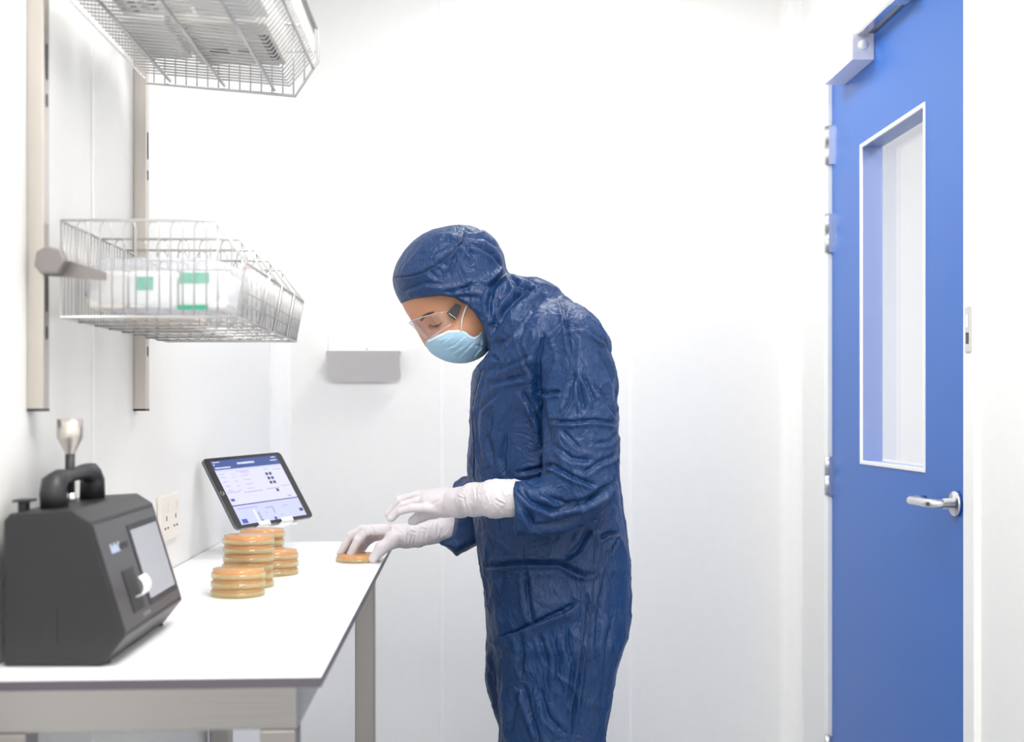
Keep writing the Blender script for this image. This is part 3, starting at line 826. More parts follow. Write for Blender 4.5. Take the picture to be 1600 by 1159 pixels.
def perlin(p, seed=0):
    rng = np.random.default_rng(seed); perm = rng.permutation(256); perm = np.concatenate([perm, perm])
    g = rng.normal(size=(256, 3)); g /= np.linalg.norm(g, axis=1)[:, None]
    i = np.floor(p).astype(int); f = p-i; i &= 255; u = f*f*f*(f*(f*6-15)+10); res = 0
    for dx in (0, 1):
        for dy in (0, 1):
            for dz in (0, 1):
                h = perm[perm[perm[(i[:, 0]+dx) & 255]+((i[:, 1]+dy) & 255)]+((i[:, 2]+dz) & 255)]
                wv = (u[:, 0] if dx else 1-u[:, 0])*(u[:, 1] if dy else 1-u[:, 1])*(u[:, 2] if dz else 1-u[:, 2])
                res = res+wv*np.einsum('ij,ij->i', g[h], f-np.array([dx, dy, dz]))
    return res
def normals(v, q):
    n = np.zeros_like(v); d = np.cross(v[q[:, 2]]-v[q[:, 0]], v[q[:, 3]]-v[q[:, 1]])
    for k in range(4): np.add.at(n, q[:, k], d)
    return n/np.maximum(np.linalg.norm(n, axis=1), 1e-12)[:, None]
def relax(v, q, it=2, lam=.5):
    for _ in range(it):
        s_ = np.zeros_like(v); c = np.zeros(len(v))
        for k in range(4):
            a = q[:, k]; b = q[:, (k+1) % 4]
            np.add.at(s_, a, v[b]); np.add.at(c, a, 1); np.add.at(s_, b, v[a]); np.add.at(c, b, 1)
        v = v+lam*(s_/np.maximum(c, 1)[:, None]-v)
    return v
def topx(v):
    return 725+F*v[:, 0]/v[:, 1], 640-F*(v[:, 2]-EYE)/v[:, 1]
def tomesh(name, v, q, m, parent):
    me = bpy.data.meshes.new(name)
    me.vertices.add(len(v)); me.vertices.foreach_set('co', v.astype(np.float32).ravel())
    me.loops.add(len(q)*4); me.loops.foreach_set('vertex_index', q.astype(np.int32).ravel())
    me.polygons.add(len(q)); me.polygons.foreach_set('loop_start', np.arange(0, len(q)*4, 4, dtype=np.int32))
    me.polygons.foreach_set('use_smooth', np.ones(len(q), bool))
    me.update(calc_edges=True); me.validate()
    me.materials.append(m)
    o = bpy.data.objects.new(name, me); col.objects.link(o)
    o.parent = parent; o.matrix_parent_inverse = Matrix.Translation(-parent.location)
    return o
def crease(px, py, pts, wpx, side=None):
    """0..1 taper weight and signed distance to a polyline in the drawing of the person's side"""
    best = np.full(len(px), 1e9); sg = np.zeros(len(px)); tt_ = np.zeros(len(px))
    L = [0]
    for a, b in zip(pts, pts[1:]): L.append(L[-1]+math.hypot(b[0]-a[0], b[1]-a[1]))
    for i, (a, b) in enumerate(zip(pts, pts[1:])):
        ex, ey = b[0]-a[0], b[1]-a[1]; l2 = ex*ex+ey*ey
        t = np.clip(((px-a[0])*ex+(py-a[1])*ey)/l2, 0, 1)
        dx = px-a[0]-t*ex; dy = py-a[1]-t*ey; d = np.hypot(dx, dy)
        u = d < best; best = np.where(u, d, best)
        sg = np.where(u, np.sign(ex*dy-ey*dx), sg); tt_ = np.where(u, (L[i]+t*math.sqrt(l2))/L[-1], tt_)
    return best, sg, tt_

person = thing('person', 'person in navy hooded coverall, blue face mask, clear glasses and white gloves leaning over bench', 'person', (.09, 2.42, 0))
YC = 2.42
pp2 = lambda pts: pxpoly(pts, YC)
headpoly = [(626, 470), (632, 484), (639, 495), (643, 501), (648, 507), (654, 514), (660, 524), (666, 535), (676, 541), (682, 549), (690, 556), (702, 562), (722, 564), (742, 556), (758, 545), (778, 520), (786, 480), (786, 410), (770, 372), (722, 358), (675, 364), (640, 392), (622, 430)]
hoodpoly = [(613, 432), (616, 452), (626, 474), (648, 505), (680, 545), (720, 562), (750, 566), (790, 560), (820, 530), (850, 500), (850, 462), (820, 440), (800, 431), (790, 424), (789, 405), (784, 390), (775, 374), (757, 360), (722, 351), (690, 355), (660, 366), (636, 385), (620, 410)]
def rows(lst):
    out = []
    for (py, a, b, d, ww) in lst:
        p = P(a, py, d); q = P(b, py, d); out.append((p.z, p.x, q.x, d, ww))
    return out
torso = rows([(470, 800, 850, 2.42, .06), (490, 775, 885, 2.42, .12), (508, 762, 920, 2.42, .165), (535, 752, 944, 2.42, .19), (570, 741, 956, 2.42, .188),
              (600, 737, 962, 2.42, .178), (650, 733, 965, 2.42, .163), (700, 731, 966, 2.42, .153), (750, 734, 967, 2.42, .150), (800, 738, 971, 2.42, .152),
              (850, 743, 979, 2.42, .160), (880, 747, 984, 2.42, .168), (886, 749, 984, 2.42, .166), (920, 756, 984, 2.42, .176), (960, 760, 980, 2.42, .178), (990, 762, 975, 2.42, .176), (1020, 768, 966, 2.42, .165), (1060, 790, 940, 2.42, .12), (1090, 820, 905, 2.42, .06)])
legn = rows([(880, 830, 920, 2.37, .03), (920, 800, 955, 2.355, .07), (960, 774, 974, 2.345, .09), (1000, 768, 973, 2.335, .10), (1040, 777, 964, 2.335, .101), (1100, 781, 955, 2.335, .098), (1159, 780, 944, 2.335, .095), (1300, 800, 935, 2.335, .08), (1450, 828, 930, 2.335, .07), (1560, 840, 930, 2.335, .065)])
legf = rows([(880, 830, 920, 2.47, .03), (920, 800, 955, 2.485, .07), (960, 766, 965, 2.495, .09), (1000, 759, 965, 2.505, .10), (1065, 760, 948, 2.515, .10), (1120, 776, 940, 2.515, .095), (1159, 784, 930, 2.515, .09), (1300, 800, 920, 2.515, .08), (1450, 810, 910, 2.515, .07), (1525, 815, 905, 2.515, .065)])

# ---- coverall with hood
S = Field((-.19, 2.12, .06), (.40, 2.74, 1.61), .0023)
S.add(loft(torso), .0); S.add(loft(legn), .02); S.add(loft(legf), .02)
S.add(inflate(smoothpoly(pp2(hoodpoly), 2), .085, .105, YC), .03)
# shoulders
S.add(cone(P(865, 508, 2.38), P(893, 542, 2.27), .060, .062), .05)
S.add(cone(P(845, 505, 2.46), P(880, 545, 2.57), .060, .062), .05)
# collar roll round neck
S.add(cone(P(775, 505, 2.36), P(830, 470, 2.38), .035, .045), .03)
# near sleeve
A0, A1, A2 = P(900, 548, 2.262), P(908, 660, 2.228), P(905, 762, 2.200)
S.add(cone(A0, A1, .062, .066), .012); S.add(cone(A1, A2, .068, .061), .006)
B1, B2 = P(868, 790, 2.198), P(808, 794, 2.190)
S.add(cone(A2, B1, .058, .0505), .012); S.add(cone(B1, B2, .0495, .0495), .006)
# far sleeve
C0, C1, C2, C3 = P(880, 548, 2.575), P(865, 700, 2.60), P(800, 795, 2.59), P(700, 806, 2.525)
S.add(cone(C0, C1, .066, .064), .018); S.add(cone(C1, C2, .064, .060), .02); S.add(cone(C2, P(765, 802, 2.55), .058, .052), .02)
S.add(inflate(pxpoly([(712, 758), (722, 748), (760, 738), (770, 840), (745, 850), (713, 865), (684, 846), (706, 836), (708, 800)], 2.53), .022, .055, 2.53), .004)
# cut cuffs flat
def halfbox(pt, nrm, rad):
    pt = np.array(pt); nrm = np.array(nrm)/np.linalg.norm(nrm)
    def fn(X, Y, Z):
        a = -((X-pt[0])*nrm[0]+(Y-pt[1])*nrm[1]+(Z-pt[2])*nrm[2])
        r = np.sqrt((X-pt[0])**2+(Y-pt[1])**2+(Z-pt[2])**2)-rad
        return np.maximum(a, r)
    return fn, pt-rad, pt+rad
S.cut(halfbox(P(804, 794, 2.170), (-1, 0, -.02), .080))
# hollow cuffs
S.cut(cone(P(780, 794, 2.190), P(835, 794, 2.193), .0460, .043)); S.cut(cone(P(685, 818, 2.525), P(745, 812, 2.54), .030, .030))
# face opening
cutp = pp2([(560, 500), (612, 478), (629, 475), (645, 471), (668, 469), (692, 468), (712, 472), (728, 480), (740, 491), (750, 505), (758, 522), (764, 540), (767, 552), (757, 566), (742, 580), (700, 620), (560, 620)])
S.cut(extr(cutp, 2.2, 2.7), .004)
V, Q = S.mesh(); V = relax(V, Q, 2)
N = normals(V, Q)
if (N*(V-V.mean(0))).sum() < 0: Q = Q[:, ::-1]; N = -N
X_, Y_ = topx(V)
face = np.clip(-(N[:, 1])*2.0+.15, 0, 1)
c7 = lambda L: [(660+a/2.76, 440+b/2.76) for a, b in L]
c8 = lambda L: [(660+a/3.057, 780+b/3.057) for a, b in L]
c1 = lambda L: [(560+a/3.863, 320+b/3.863) for a, b in L]
# (points, width px, depth m, kind)
CR = []
def V_(L, w=4, a=.004): CR.append((L, w, a, 'v'))
def R_d(L, w=5, a=.005): CR.append((L, w, a, 'r'))
def S_(L, w=6, a=.006): CR.append((L, w, a, 's'))      # step: one side raised, falls to nothing
for L, w_, a_ in [
    ([(265, 350), (235, 450), (212, 540), (222, 700), (216, 850)], 2.5, .003), ([(290, 340), (262, 470), (240, 600), (245, 830)], 2.2, .002),
    ([(530, 598), (640, 605), (740, 596), (850, 612)], 2.6, .0045), ([(590, 585), (640, 500), (655, 380)], 3.2, .005), ([(690, 400), (725, 470), (750, 540)], 3, .005),
    ([(660, 400), (690, 520), (700, 560)], 3, .004), ([(740, 440), (800, 520), (845, 590)], 3, .005), ([(500, 468), (545, 482), (590, 470)], 3, .005),
    ([(590, 190), (700, 200), (800, 265), (840, 400)], 3, .0035), ([(760, 300), (805, 380), (850, 560)], 3, .004),
    ([(600, 80), (622, 190), (640, 320)], 2.4, .003), ([(520, 195), (500, 330), (500, 470), (530, 590), (545, 690), (548, 760)], 5, .007),
    ([(290, 440), (360, 425), (440, 405)], 3.5, .004), ([(430, 465), (480, 560), (530, 640)], 3.5, .005), ([(300, 560), (285, 680), (305, 800)], 4, .004), ([(360, 650), (345, 760), (360, 850)], 4, .0035),
    ([(470, 500), (505, 600), (520, 720)], 4, .0045), ([(440, 340), (480, 400), (500, 430)], 3, .003), ([(250, 560), (330, 470)], 3, .003),
    ([(400, 826), (460, 815), (560, 790), (650, 840), (760, 880)], 3, .005), ([(410, 880), (470, 950), (560, 985), (700, 960), (820, 870)], 4, .006), ([(500, 905), (620, 960), (740, 940), (830, 850)], 4, .005),
    ([(430, 960), (480, 1050), (600, 1045), (730, 1000)], 4, .0055), ([(690, 830), (760, 780), (845, 740)], 3.2, .004), ([(740, 700), (800, 690), (850, 650)], 3, .003), ([(560, 700), (640, 760), (740, 770)], 4, .004), ([(600, 640), (680, 720)], 3, .003),
    ([(830, 850), (800, 960), (750, 1080)], 4, .004), ([(300, 880), (320, 960), (330, 1080)], 3.5, .003), ([(660, 130), (560, 240), (520, 300)], 3, .003)]:
    V_(c7(L), w_, a_)
for L, w_, a_ in [
    ([(285, 322), (370, 312), (480, 298), (660, 300), (720, 335), (780, 358), (830, 345)], 3, .007), ([(660, 300), (740, 240), (800, 130)], 4, .005), ([(825, 120), (825, 240), (820, 330)], 2.2, .003),
    ([(840, 190), (880, 165), (935, 160)], 2.4, .006), ([(930, 180), (905, 230), (885, 262)], 2.6, .006), ([(740, 350), (770, 420), (790, 500), (775, 640), (760, 760), (740, 900), (722, 1010), (715, 1140)], 2.3, .004),
    ([(820, 350), (815, 480), (795, 640), (780, 800), (762, 960), (745, 1130)], 2.3, .003), ([(490, 350), (500, 480), (525, 590)], 4, .005), ([(475, 640), (478, 760), (470, 850)], 4, .0045), ([(380, 350), (360, 480), (380, 600)], 4, .003),
    ([(475, 880), (510, 990), (560, 1150)], 4, .005), ([(475, 880), (440, 1000), (420, 1150)], 4, .004), ([(600, 600), (650, 760), (640, 900)], 4, .004), ([(700, 560), (690, 680), (720, 800), (700, 1000)], 3.5, .004),
    ([(560, 640), (600, 800)], 3.5, .003), ([(375, 760), (372, 900), (368, 1150)], 3, .006), ([(310, 720), (350, 820), (372, 900)], 4, .005), ([(860, 420), (840, 560), (830, 700), (850, 900)], 4, .004), ([(910, 560), (880, 700), (860, 1000)], 5, .004), ([(300, 770), (340, 860), (360, 960)], 3, .004),
    ([(560, 900), (600, 1040), (680, 1120)], 4, .004), ([(300, 150), (330, 250)], 3, .003), ([(480, 220), (475, 290)], 3, .003), ([(880, 330), (850, 480)], 3, .003), ([(290, 600), (305, 660)], 3, .004)]:
    V_(c8(L), w_, a_)
S_(c8([(310, 712), (345, 678), (480, 625), (600, 570), (680, 535), (750, 490)]), 9, .012)
for L, w_, a_ in [
    ([(205, 437), (300, 432), (380, 410), (470, 360), (560, 290), (625, 220), (642, 130)], 1.6, .0030), ([(620, 220), (660, 260), (700, 315)], 3, .003), ([(620, 225), (540, 205), (480, 212)], 3, .003),
    ([(625, 230), (580, 330), (540, 440)], 3, .003), ([(640, 225), (740, 255), (820, 310), (885, 395)], 3, .004), ([(430, 400), (480, 450)], 3, .002), ([(480, 340), (540, 370)], 3, .002),
    ([(892, 398), (820, 470), (760, 510)], 4, .006), ([(892, 410), (815, 500), (790, 600), (800, 700)], 4, .007), ([(700, 480), (600, 520), (520, 530)], 3, .0035), ([(740, 560), (640, 555), (560, 560)], 3, .003),
    ([(905, 415), (960, 500), (1060, 500)], 4, .006), ([(1060, 490), (960, 560), (880, 640), (830, 740)], 5, .007), ([(960, 440), (1040, 450), (1150, 520)], 4, .004), ([(1140, 560), (1020, 640), (900, 780), (800, 860)], 5, .007),
    ([(840, 560), (830, 660), (810, 800)], 4, .005), ([(640, 150), (700, 160), (760, 140)], 2.5, .003), ([(660, 190), (760, 200), (850, 260)], 3, .003), ([(270, 520), (400, 470), (520, 480)], 3, .0025), ([(350, 300), (450, 290), (560, 230)], 3, .002),
    ([(700, 640), (760, 690)], 2.5, .003), ([(760, 860), (830, 940), (800, 1010)], 3, .004), ([(1080, 620), (1000, 720), (960, 860)], 4, .004), ([(820, 1000), (930, 960), (1060, 900)], 3, .003)]:
    V_(c1(L), w_, a_)
disp = np.zeros(len(V))
for (L, w_, a_, kd) in CR:
    xs = [p[0] for p in L]; ys = [p[1] for p in L]; mg = w_*5
    idx = np.where((X_ > min(xs)-mg) & (X_ < max(xs)+mg) & (Y_ > min(ys)-mg) & (Y_ < max(ys)+mg) & (face > 0))[0]
    if not len(idx): continue
    d, sg, t = crease(X_[idx], Y_[idx], L, w_)
    tp = np.clip(np.minimum(t, 1-t)*6, 0, 1)**.6
    if kd == 'v': f = -np.exp(-(d/(w_*.8))**1.3)+.45*np.exp(-((d-2.2*w_)/(1.3*w_))**2)*(1+.6*sg)
    elif kd == 'r': f = np.exp(-(d/w_)**2)
    else: f = np.where(sg > 0, np.exp(-(d/(w_*1.6))**2), -.5*np.exp(-(d/(w_*.5))**2)+.0)
    disp[idx] += 1.35*a_*f*tp*face[idx]
# soft random cloth folds all round
wv = V.copy(); warp = np.stack([perlin(V*7+k*13.1, 20+k) for k in range(3)], 1)
q = (V+warp*.05)
low = perlin(q*np.array([16, 16, 7]), 1); rid = 1-np.abs(perlin(q*np.array([20, 20, 9])+5, 2))*2.2
rid2 = 1-np.abs(perlin((V+warp*.03)*np.array([34, 34, 26])+9, 3))*2.4
hoodm = np.clip((545-Y_)/40, 0, 1)*np.clip((800-X_)/20, 0, 1)
amp = 1-.72*hoodm
disp += amp*(low*.009+np.clip(rid, 0, 1)**5*.0034+np.clip(rid2, 0, 1)**5*.0012-.001)
# keep the opening edges and cuffs calm
V2 = V+N*disp[:, None]
V2 = relax(V2, Q, 1, .3)
suit = tomesh('coverall', V2, Q, M['suit'], person)
# zip placket / seam cords lie in the cloth: hood seam as its own piping
def surf_path(pts, off=.0006, n=60):
    """follow the suit's near surface along a polyline drawn on the person's side"""
    L = [Vector((a, b)) for a, b in pts]; out = []
    seg = [(b-a).length for a, b in zip(L, L[1:])]; tot = sum(seg)
    vx, vy = topx(V2); nearm = N[:, 1] < -.05
    vx = vx[nearm]; vy = vy[nearm]; VV = V2[nearm]; NN = N[nearm]
    for k in range(n):
        s_ = tot*k/(n-1); i = 0
        while i < len(seg)-1 and s_ > seg[i]: s_ -= seg[i]; i += 1
        p = L[i]+(L[i+1]-L[i])*min(1, s_/seg[i])
        d = (vx-p.x)**2+(vy-p.y)**2; j = np.argsort(d)[:4]
        if d[j[0]] > 36: continue
        j = j[np.argsort(VV[j, 1])][:3]
        c = VV[j].mean(0)+NN[j].mean(0)*off; out.append(Vector(c))
    sm_ = [out[0]]+[(out[i-1]+out[i]*2+out[i+1])/4 for i in range(1, len(out)-1)]+[out[-1]]
    return sm_
def onsuit(o): o.parent = suit; o.matrix_parent_inverse = Matrix.Identity(4); return o
onsuit(MB().tube(surf_path(c1([(212, 437), (300, 432), (380, 410), (470, 360), (560, 290), (625, 220), (640, 150)])), .0009, 6).build('hood_seam', M['seam']))
for L in (c7([(262, 360), (232, 460), (214, 560), (222, 700), (220, 845)]),):
    onsuit(MB().tube(surf_path(L), .0011, 6).build('zip_line', M['seam']))
for L in (c7([(590, 78), (622, 190), (640, 300), (632, 420)]), c8([(742, 352), (770, 420), (790, 500), (775, 640), (760, 760), (740, 900), (722, 1010), (716, 1120)]), c8([(820, 360), (815, 480), (795, 640), (780, 800), (762, 960), (748, 1120)])):
    onsuit(MB().tube(surf_path(L, .0002), .0008, 6).build('side_seam', M['seam']))
onsuit(MB().tube(surf_path(c8([(287, 322), (370, 312), (480, 298), (660, 300), (720, 335), (780, 358), (828, 346)]), .0002), .0009, 6).build('waist_seam', M['seam']))
onsuit(MB().tube(surf_path(c8([(840, 188), (880, 166), (932, 162)]), .0, 20), .0012, 6).build('pocket_edge', M['seam']))

# ---- head and body
B = Field((-.19, 2.22, .05), (.36, 2.66, 1.60), .0025)
B.add(inflate(smoothpoly(pp2(headpoly), 1), .062, .073, YC), 0)
# nose, brow, cheek, jaw
for yy in (YC,):
    B.add(cone(P(655, 511, yy), P(672, 536, yy), .007, .011), .012)
B.add(cone(P(650, 499, 2.395), P(672, 487, 2.370), .008, .009), .012); B.add(cone(P(650, 499, 2.445), P(672, 487, 2.470), .008, .009), .012)
for sgn in (-1, 1):
    B.cut(ell(P(674, 510, YC+sgn*.062), (.019, .022, .014)), .014)
    B.add(ell(P(683, 507, YC+sgn*.041), (.0125, .0125, .0125)), .004)
    B.add(ell(P(705, 525, YC+sgn*.045), (.026, .020, .024)), .02)
# neck, trunk, arms, legs under the suit
B.add(cone(P(760, 490, YC), P(830, 530, YC), .052, .055), .03)
B.add(cone(P(850, 560, YC), P(850, 700, YC), .075, .07, 1.5), .04); B.add(cone(P(850, 700, YC), P(865, 900, YC), .07, .085, 1.4), .04)
for pts, r0 in (((P(893, 548, 2.30), P(905, 750, 2.205), P(850, 790, 2.198), P(790, 790, 2.205)), .030), ((P(880, 548, 2.53), P(860, 760, 2.58), P(740, 815, 2.54), P(715, 822, 2.53)), .027)):
    for k in range(3): B.add(cone(pts[k], pts[k+1], r0-.004*k, r0-.004*(k+1)-.002*(k == 2)), .01)
for d, a_x, z0 in ((2.335, 880, .12), (2.515, 868, .12)):
    p0 = P(865, 930, d); p1 = P(868, 1250, d); p2 = Vector((p1.x+.02, d, z0))
    B.add(cone(p0, p1, .068, .045), .02); B.add(cone(p1, p2, .045, .032), .02)
bv, bq = B.mesh(); bv = relax(bv, bq, 1)
bn = normals(bv, bq)
if (bn*(bv-bv.mean(0))).sum() < 0: bq = bq[:, ::-1]
body = tomesh('body', bv, bq, M['skin'], person)
bn = normals(bv, bq); bxp, byp = topx(bv)
def onskin(px, py, sgn=-1, off=.0006):
    m_ = (bn[:, 1]*sgn > .05)
    d = (bxp-px)**2+(byp-py)**2+np.where(m_, 0, 1e6); j = np.argsort(d)[:3]
    return Vector(bv[j].mean(0)+bn[j].mean(0)*off)
def mirr(p): return Vector((p.x, 2*YC-p.y, p.z))
def child(o, par=None):
    o.parent = par or person; o.matrix_parent_inverse = Matrix.Identity(4) if par else Matrix.Translation(-person.location); return o
brow = c1([(376, 696), (395, 674), (425, 657), (456, 648)]); lid = c1([(428, 722), (452, 733), (480, 728), (505, 712)])
for mm in (lambda p: p, mirr):
    pts = [mm(onskin(a, b, off=.0002)) for a, b in brow]
    g = MB().tube(pts, [.0024, .0034, .0028, .0012], 8); child(g.build('eyebrow', M['hair']))
    pts = [mm(onskin(a, b, off=.0004)) for a, b in lid]
    g = MB().tube(pts, [.0006, .0012, .0012, .0006], 6)
    for k in range(14):
        i = min(int(k/14*3), 2); t_ = k/14*3-i; p = pts[i].lerp(pts[i+1], t_)
        o_ = Vector((-.004-.001*(k % 2), (-.004 if mm(Vector((0, 0, 0))).y == 0 else .004), -.006))
        g.tube([p, p+o_*.6+Vector((0, 0, -.0005)), p+o_], [.0004, .0003, .0001], 4)
    child(g.build('eyelashes', M['lash']))

# ---- mask
K = Field((-.13, 2.30, 1.22), (.09, 2.54, 1.36), .0016)
mpoly = [(662, 527), (665, 540), (672, 551), (684, 559), (698, 565), (714, 568), (733, 567), (752, 559), (764, 548), (768, 535), (770, 500), (740, 480), (700, 490)]
K.add(inflate(smoothpoly(pp2(mpoly), 1), .050, .079, YC), 0)
mreg = pp2([(655, 538), (669, 532), (682, 526), (700, 517), (719, 505), (722, 513), (727, 521), (733, 527), (740, 530), (746, 527), (752, 519), (757, 511), (763, 524), (768, 540), (764, 553), (750, 575), (700, 585), (650, 565)])
def keepm(X, Y, Z): return poly2(X, Z, mreg)+0*Y
K.keep(keepm)
mv, mq = K.mesh(); mv = relax(mv, mq, 1); mn = normals(mv, mq)
if (mn*(mv-mv.mean(0))).sum() < 0: mq = mq[:, ::-1]; mn = -mn
mx_, my_ = topx(mv); mdsp = np.zeros(len(mv))
for L in ([(520, 870), (580, 850), (645, 790)], [(600, 925), (650, 880), (700, 830)], [(690, 930), (735, 870), (745, 810)], [(480, 850), (560, 800), (610, 760)], [(700, 850), (770, 860)], [(560, 900), (640, 850)]):
    d, sg, t = crease(mx_, my_, c1(L), 2.5); tp = np.clip(np.minimum(t, 1-t)*6, 0, 1)
    mdsp += .0022*tp*np.where(sg > 0, np.exp(-(d/5)**2), -np.exp(-(d/2)**2))
mv = mv+mn*(mdsp*np.clip(np.abs(mn[:, 1])*2, 0, 1))[:, None]
mask = tomesh('face_mask', mv, mq, M['mask'], person)
def onmask(px, py, off=.0008):
    m_ = mn[:, 1] < -.05
    d = (mx_-px)**2+(my_-py)**2+np.where(m_, 0, 1e6); j = np.argsort(d)[:3]; return Vector(mv[j].mean(0)+mn[j].mean(0)*off)
edge = [onmask(a, b, 0) for a, b in [(670, 533), (676, 530), (684, 526), (692, 522), (701, 517.5), (710, 512), (719, 506.5)]]
child(MB().tube(edge, .0028, 8).build('mask_top_band', M['maskw']), mask)
child(MB().tube([mirr(p) for p in edge], .0028, 8).build('mask_top_band', M['maskw']), mask)
edge = [onmask(a, b, 0) for a, b in [(720, 507), (723, 514), (728, 521), (734, 526.5), (741, 529), (747, 526), (753, 518.5), (757, 513)]]
child(MB().tube(edge, .0010, 6).build('mask_side_binding', M['maskw']), mask)
lp = [onmask(720, 508, .001), P(722, 499, YC-.079), P(725, 488, YC-.083), P(728, 480, YC-.088), P(731, 476, YC-.085)]
child(MB().tube(lp, .0013, 6).build('ear_loop', M['maskw']), mask)
child(MB().tube([mirr(p) for p in lp], .0013, 6).build('ear_loop', M['maskw']), mask)

# ---- safety glasses: clear wrap-round shield and dark temple arms
Ft, Fb = P(640, 505, YC), P(668, 534, YC); St, Sb = P(700, 491, YC), P(708, 510, YC)
t = bmesh.new(); nu, nv = 48, 10; grid = []
for i in range(nu+1):
    u = (i/nu*2-1); an = u*math.pi/2; row = []
    for j in range(nv+1):
        v_ = j/nv
        # lower edge rises over the nose
        lo_ = v_*(1-.22*math.exp(-(u/.13)**2))
        Fp = Ft.lerp(Fb, lo_); Sp = St.lerp(Sb, lo_); k = max(math.cos(an), 0)**.62
        p = Sp+(Fp-Sp)*k; p = Vector((p.x, YC-.0835*math.copysign(abs(math.sin(an))**.9, math.sin(an)), p.z))
        row.append(t.verts.new(p))
    grid.append(row)
for i in range(nu):
    for j in range(nv):
        f = t.faces.new((grid[i][j], grid[i+1][j], grid[i+1][j+1], grid[i][j+1])); f.smooth = True
rimt = [grid[i][0].co.copy() for i in range(nu+1)]; rimb = [grid[i][nv].co.copy() for i in range(nu+1)]
g = MB(); g.merge(t, 0); gl = child(g.build('safety_glasses', M['lens'])); md = gl.modifiers.new('thick', 'SOLIDIFY'); md.thickness = .0018; md.offset = 0
child(MB().tube(rimt, .0012, 6).tube(rimb, .0014, 6).build('lens_rim', M['lens_rim']), gl)
for mm in (lambda p: p, mirr):
    g = MB(); pl_ = [P(698, 489, YC-.086), P(712, 474, YC-.086), P(721, 477, YC-.086), P(717, 490, YC-.086), P(711, 500, YC-.086)]
    pl_ = [mm(p) for p in pl_]
    sgn = 1 if mm(Vector((0, 0, 0))).y == 0 else -1
    t = bmesh.new(); a1 = [t.verts.new(p) for p in pl_]; a2 = [t.verts.new(p+Vector((0, .004*sgn, 0))) for p in pl_]
    t.faces.new(a1); t.faces.new(a2[::-1])
    for k in range(5): t.faces.new((a1[k], a1[(k+1) % 5], a2[(k+1) % 5], a2[k]))
    bmesh.ops.recalc_face_normals(t, faces=t.faces); bmesh.ops.bevel(t, geom=t.edges[:], offset=.0006, segments=2, affect='EDGES'); g.merge(t, 0)
    child(g.build('temple_arm', M['black']), gl)
    w0, w1 = mm(P(701.5, 489.5, YC-.0868)), mm(P(712.5, 497.5, YC-.0868))
    child(MB().tube([w0, w1], .0005, 6).build('temple_mark', M['maskw']), gl)

# ---- gloves
c2 = lambda a, b, d: P(480+a/4, 680+b/4, d)
def glove(name, prims, lo, hi, wr, seed):
    G = Field(lo, hi, .0014)
    for p, k in prims: G.add(p, k)
    v, q_ = G.mesh(); v = relax(v, q_, 1); n = normals(v, q_)
    if (n*(v-v.mean(0))).sum() < 0: q_ = q_[:, ::-1]; n = -n
    gx, gy = topx(v); dd = perlin(v*60, seed)*.0014+np.clip(1-np.abs(perlin(v*np.array([90, 40, 40]), seed+1))*3, 0, 1)**3*.0012*wr(v)
    for L, w_, a_ in GC.get(name, []):
        d, sg, t = crease(gx, gy, [(480+a/4, 680+b/4) for a, b in L], w_); tp = np.clip(np.minimum(t, 1-t)*6, 0, 1)
        dd += a_*tp*(-np.exp(-(d/w_)**2)+.6*np.exp(-((d-2*w_)/w_)**2))*np.clip(-n[:, 1]*2, 0, 1)
    o = tomesh('glove', v+n*dd[:, None], q_, M['glove'], person); return o
GC = {'near': [([(940, 370), (950, 440), (950, 515)], 1.3, .0016), ([(975, 365), (985, 420), (1010, 500)], 1.5, .002), ([(940, 380), (985, 400)], 1.2, .0016), ([(1050, 320), (1060, 400)], 1.5, .0012), ([(1170, 400), (1240, 435)], 1.5, .0012), ([(1060, 470), (1110, 515)], 1.5, .0012), ([(830, 400), (770, 440)], 2, .001), ([(965, 450), (975, 512)], 1.2, .0014)],
      'far': [([(620, 570), (640, 600), (680, 610)], 1.5, .002), ([(630, 600), (625, 690)], 1.3, .0015), ([(700, 580), (745, 590), (735, 640)], 1.5, .0014), ([(520, 570), (600, 620)], 2, .001), ([(400, 570), (425, 620)], 1.6, .0014), ([(570, 640), (600, 690)], 1.5, .0012), ([(655, 630), (640, 690)], 1.2, .0014), ([(820, 540), (810, 640)], 1.5, .0012), ([(350, 590), (380, 650)], 1.5, .001)]}
def chain(pts, rs, k=.004): return [(cone(pts[i], pts[i+1], rs[i], rs[i+1]), k) for i in range(len(pts)-1)]
DN = 2.315
near = []
near += chain([c2(1285, 392, 2.192), c2(1180, 395, 2.205), c2(1040, 402, 2.245), c2(955, 420, 2.280)], [.0340, .0325, .0280, .0265], .012)
near += chain([c2(955, 420, 2.280), c2(860, 418, 2.312), c2(780, 408, 2.322)], [.0265, .0255, .0205], .012)
near += [(ell(c2(825, 420, 2.325), (.040, .038, .0245)), .014)]
near += chain([c2(800, 455, 2.298), c2(735, 452, 2.292), c2(650, 452, 2.292), c2(580, 474, 2.296)], [.0120, .0092, .0084, .0074], .003)
near += chain([c2(790, 420, 2.320), c2(690, 415, 2.318), c2(600, 438, 2.318), c2(525, 516, 2.320)], [.0125, .0092, .0088, .0080], .003)
near += chain([c2(790, 390, 2.342), c2(680, 376, 2.342), c2(578, 408, 2.344), c2(508, 496, 2.346)], [.0125, .0092, .0088, .0080], .003)
near += chain([c2(800, 375, 2.362), c2(700, 370, 2.366), c2(615, 395, 2.370), c2(555, 455, 2.372)], [.0120, .0090, .0086, .0078], .003)
near += chain([c2(880, 450, 2.345), c2(790, 478, 2.372), c2(715, 502, 2.380), c2(660, 536, 2.382)], [.0150, .0125, .0110, .0098], .008)
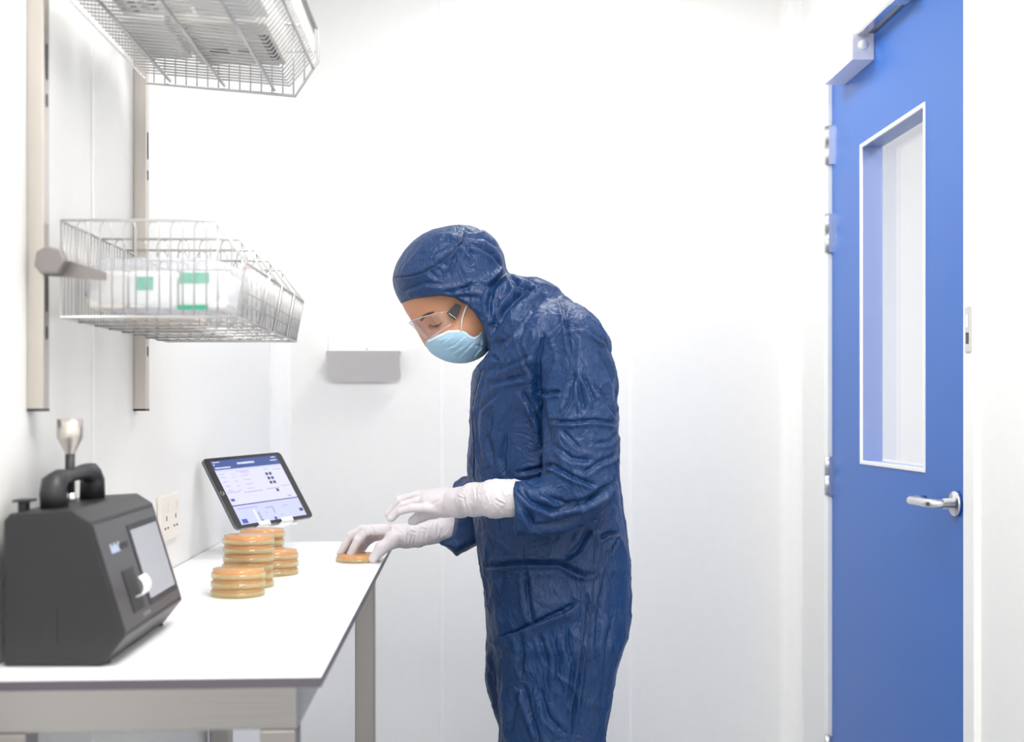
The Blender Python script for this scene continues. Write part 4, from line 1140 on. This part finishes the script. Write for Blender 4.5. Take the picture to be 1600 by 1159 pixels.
gn = glove('near', near, (-.165, 2.14, .985), (.135, 2.42, 1.11), lambda v: np.clip((v[:, 0]+.03)/.05, 0.15, 1), 31)
far = []
far += chain([c2(980, 575, 2.535), c2(880, 590, 2.525), c2(780, 605, 2.518), c2(690, 628, 2.512), c2(640, 632, 2.508)], [.0250, .0225, .0215, .0215, .0205], .012)
far += [(ell(c2(540, 612, 2.510), (.034, .032, .0185)), .014), (ell(c2(600, 625, 2.508), (.028, .026, .020)), .012)]
far += chain([c2(490, 590, 2.488), c2(375, 592, 2.482), c2(318, 650, 2.480), c2(272, 742, 2.482)], [.0125, .0098, .0092, .0080], .003)
far += chain([c2(480, 590, 2.508), c2(345, 590, 2.506), c2(270, 630, 2.506), c2(206, 738, 2.506)], [.0125, .0096, .0092, .0080], .003)
far += chain([c2(480, 600, 2.528), c2(350, 615, 2.530), c2(285, 665, 2.530), c2(235, 745, 2.528)], [.0120, .0100, .0094, .0082], .005)
far += chain([c2(490, 610, 2.545), c2(400, 640, 2.550), c2(350, 690, 2.548), c2(320, 750, 2.545)], [.0115, .0095, .0088, .0078], .005)
far += chain([c2(610, 650, 2.498), c2(530, 660, 2.472), c2(465, 705, 2.462), c2(412, 772, 2.462)], [.0170, .0145, .0120, .0098], .009)
gf = glove('far', far, (-.275, 2.40, .88), (-.0, 2.60, 1.005), lambda v: np.clip((v[:, 0]+.13)/.03, .15, 1), 47)
# ---- overshoes (below the frame)
for d, xx in ((2.335, .195), (2.515, .175)):
    g = Field((xx-.22, d-.07, -.0), (xx+.11, d+.07, .16), .004)
    g.add(cone((xx+.03, d, .045), (xx-.12, d, .035), .043, .033, 1.0), 0); g.add(cone((xx+.02, d, .05), (xx+.01, d, .12), .045, .05), .02)
    g.keep(lambda X, Y, Z: (.002-Z)+0*X+0*Y)
    v, q_ = g.mesh(); n = normals(v, q_)
    if (n*(v-v.mean(0))).sum() < 0: q_ = q_[:, ::-1]
    tomesh('overshoe', relax(v, q_, 1), q_, M['whitep'], person)
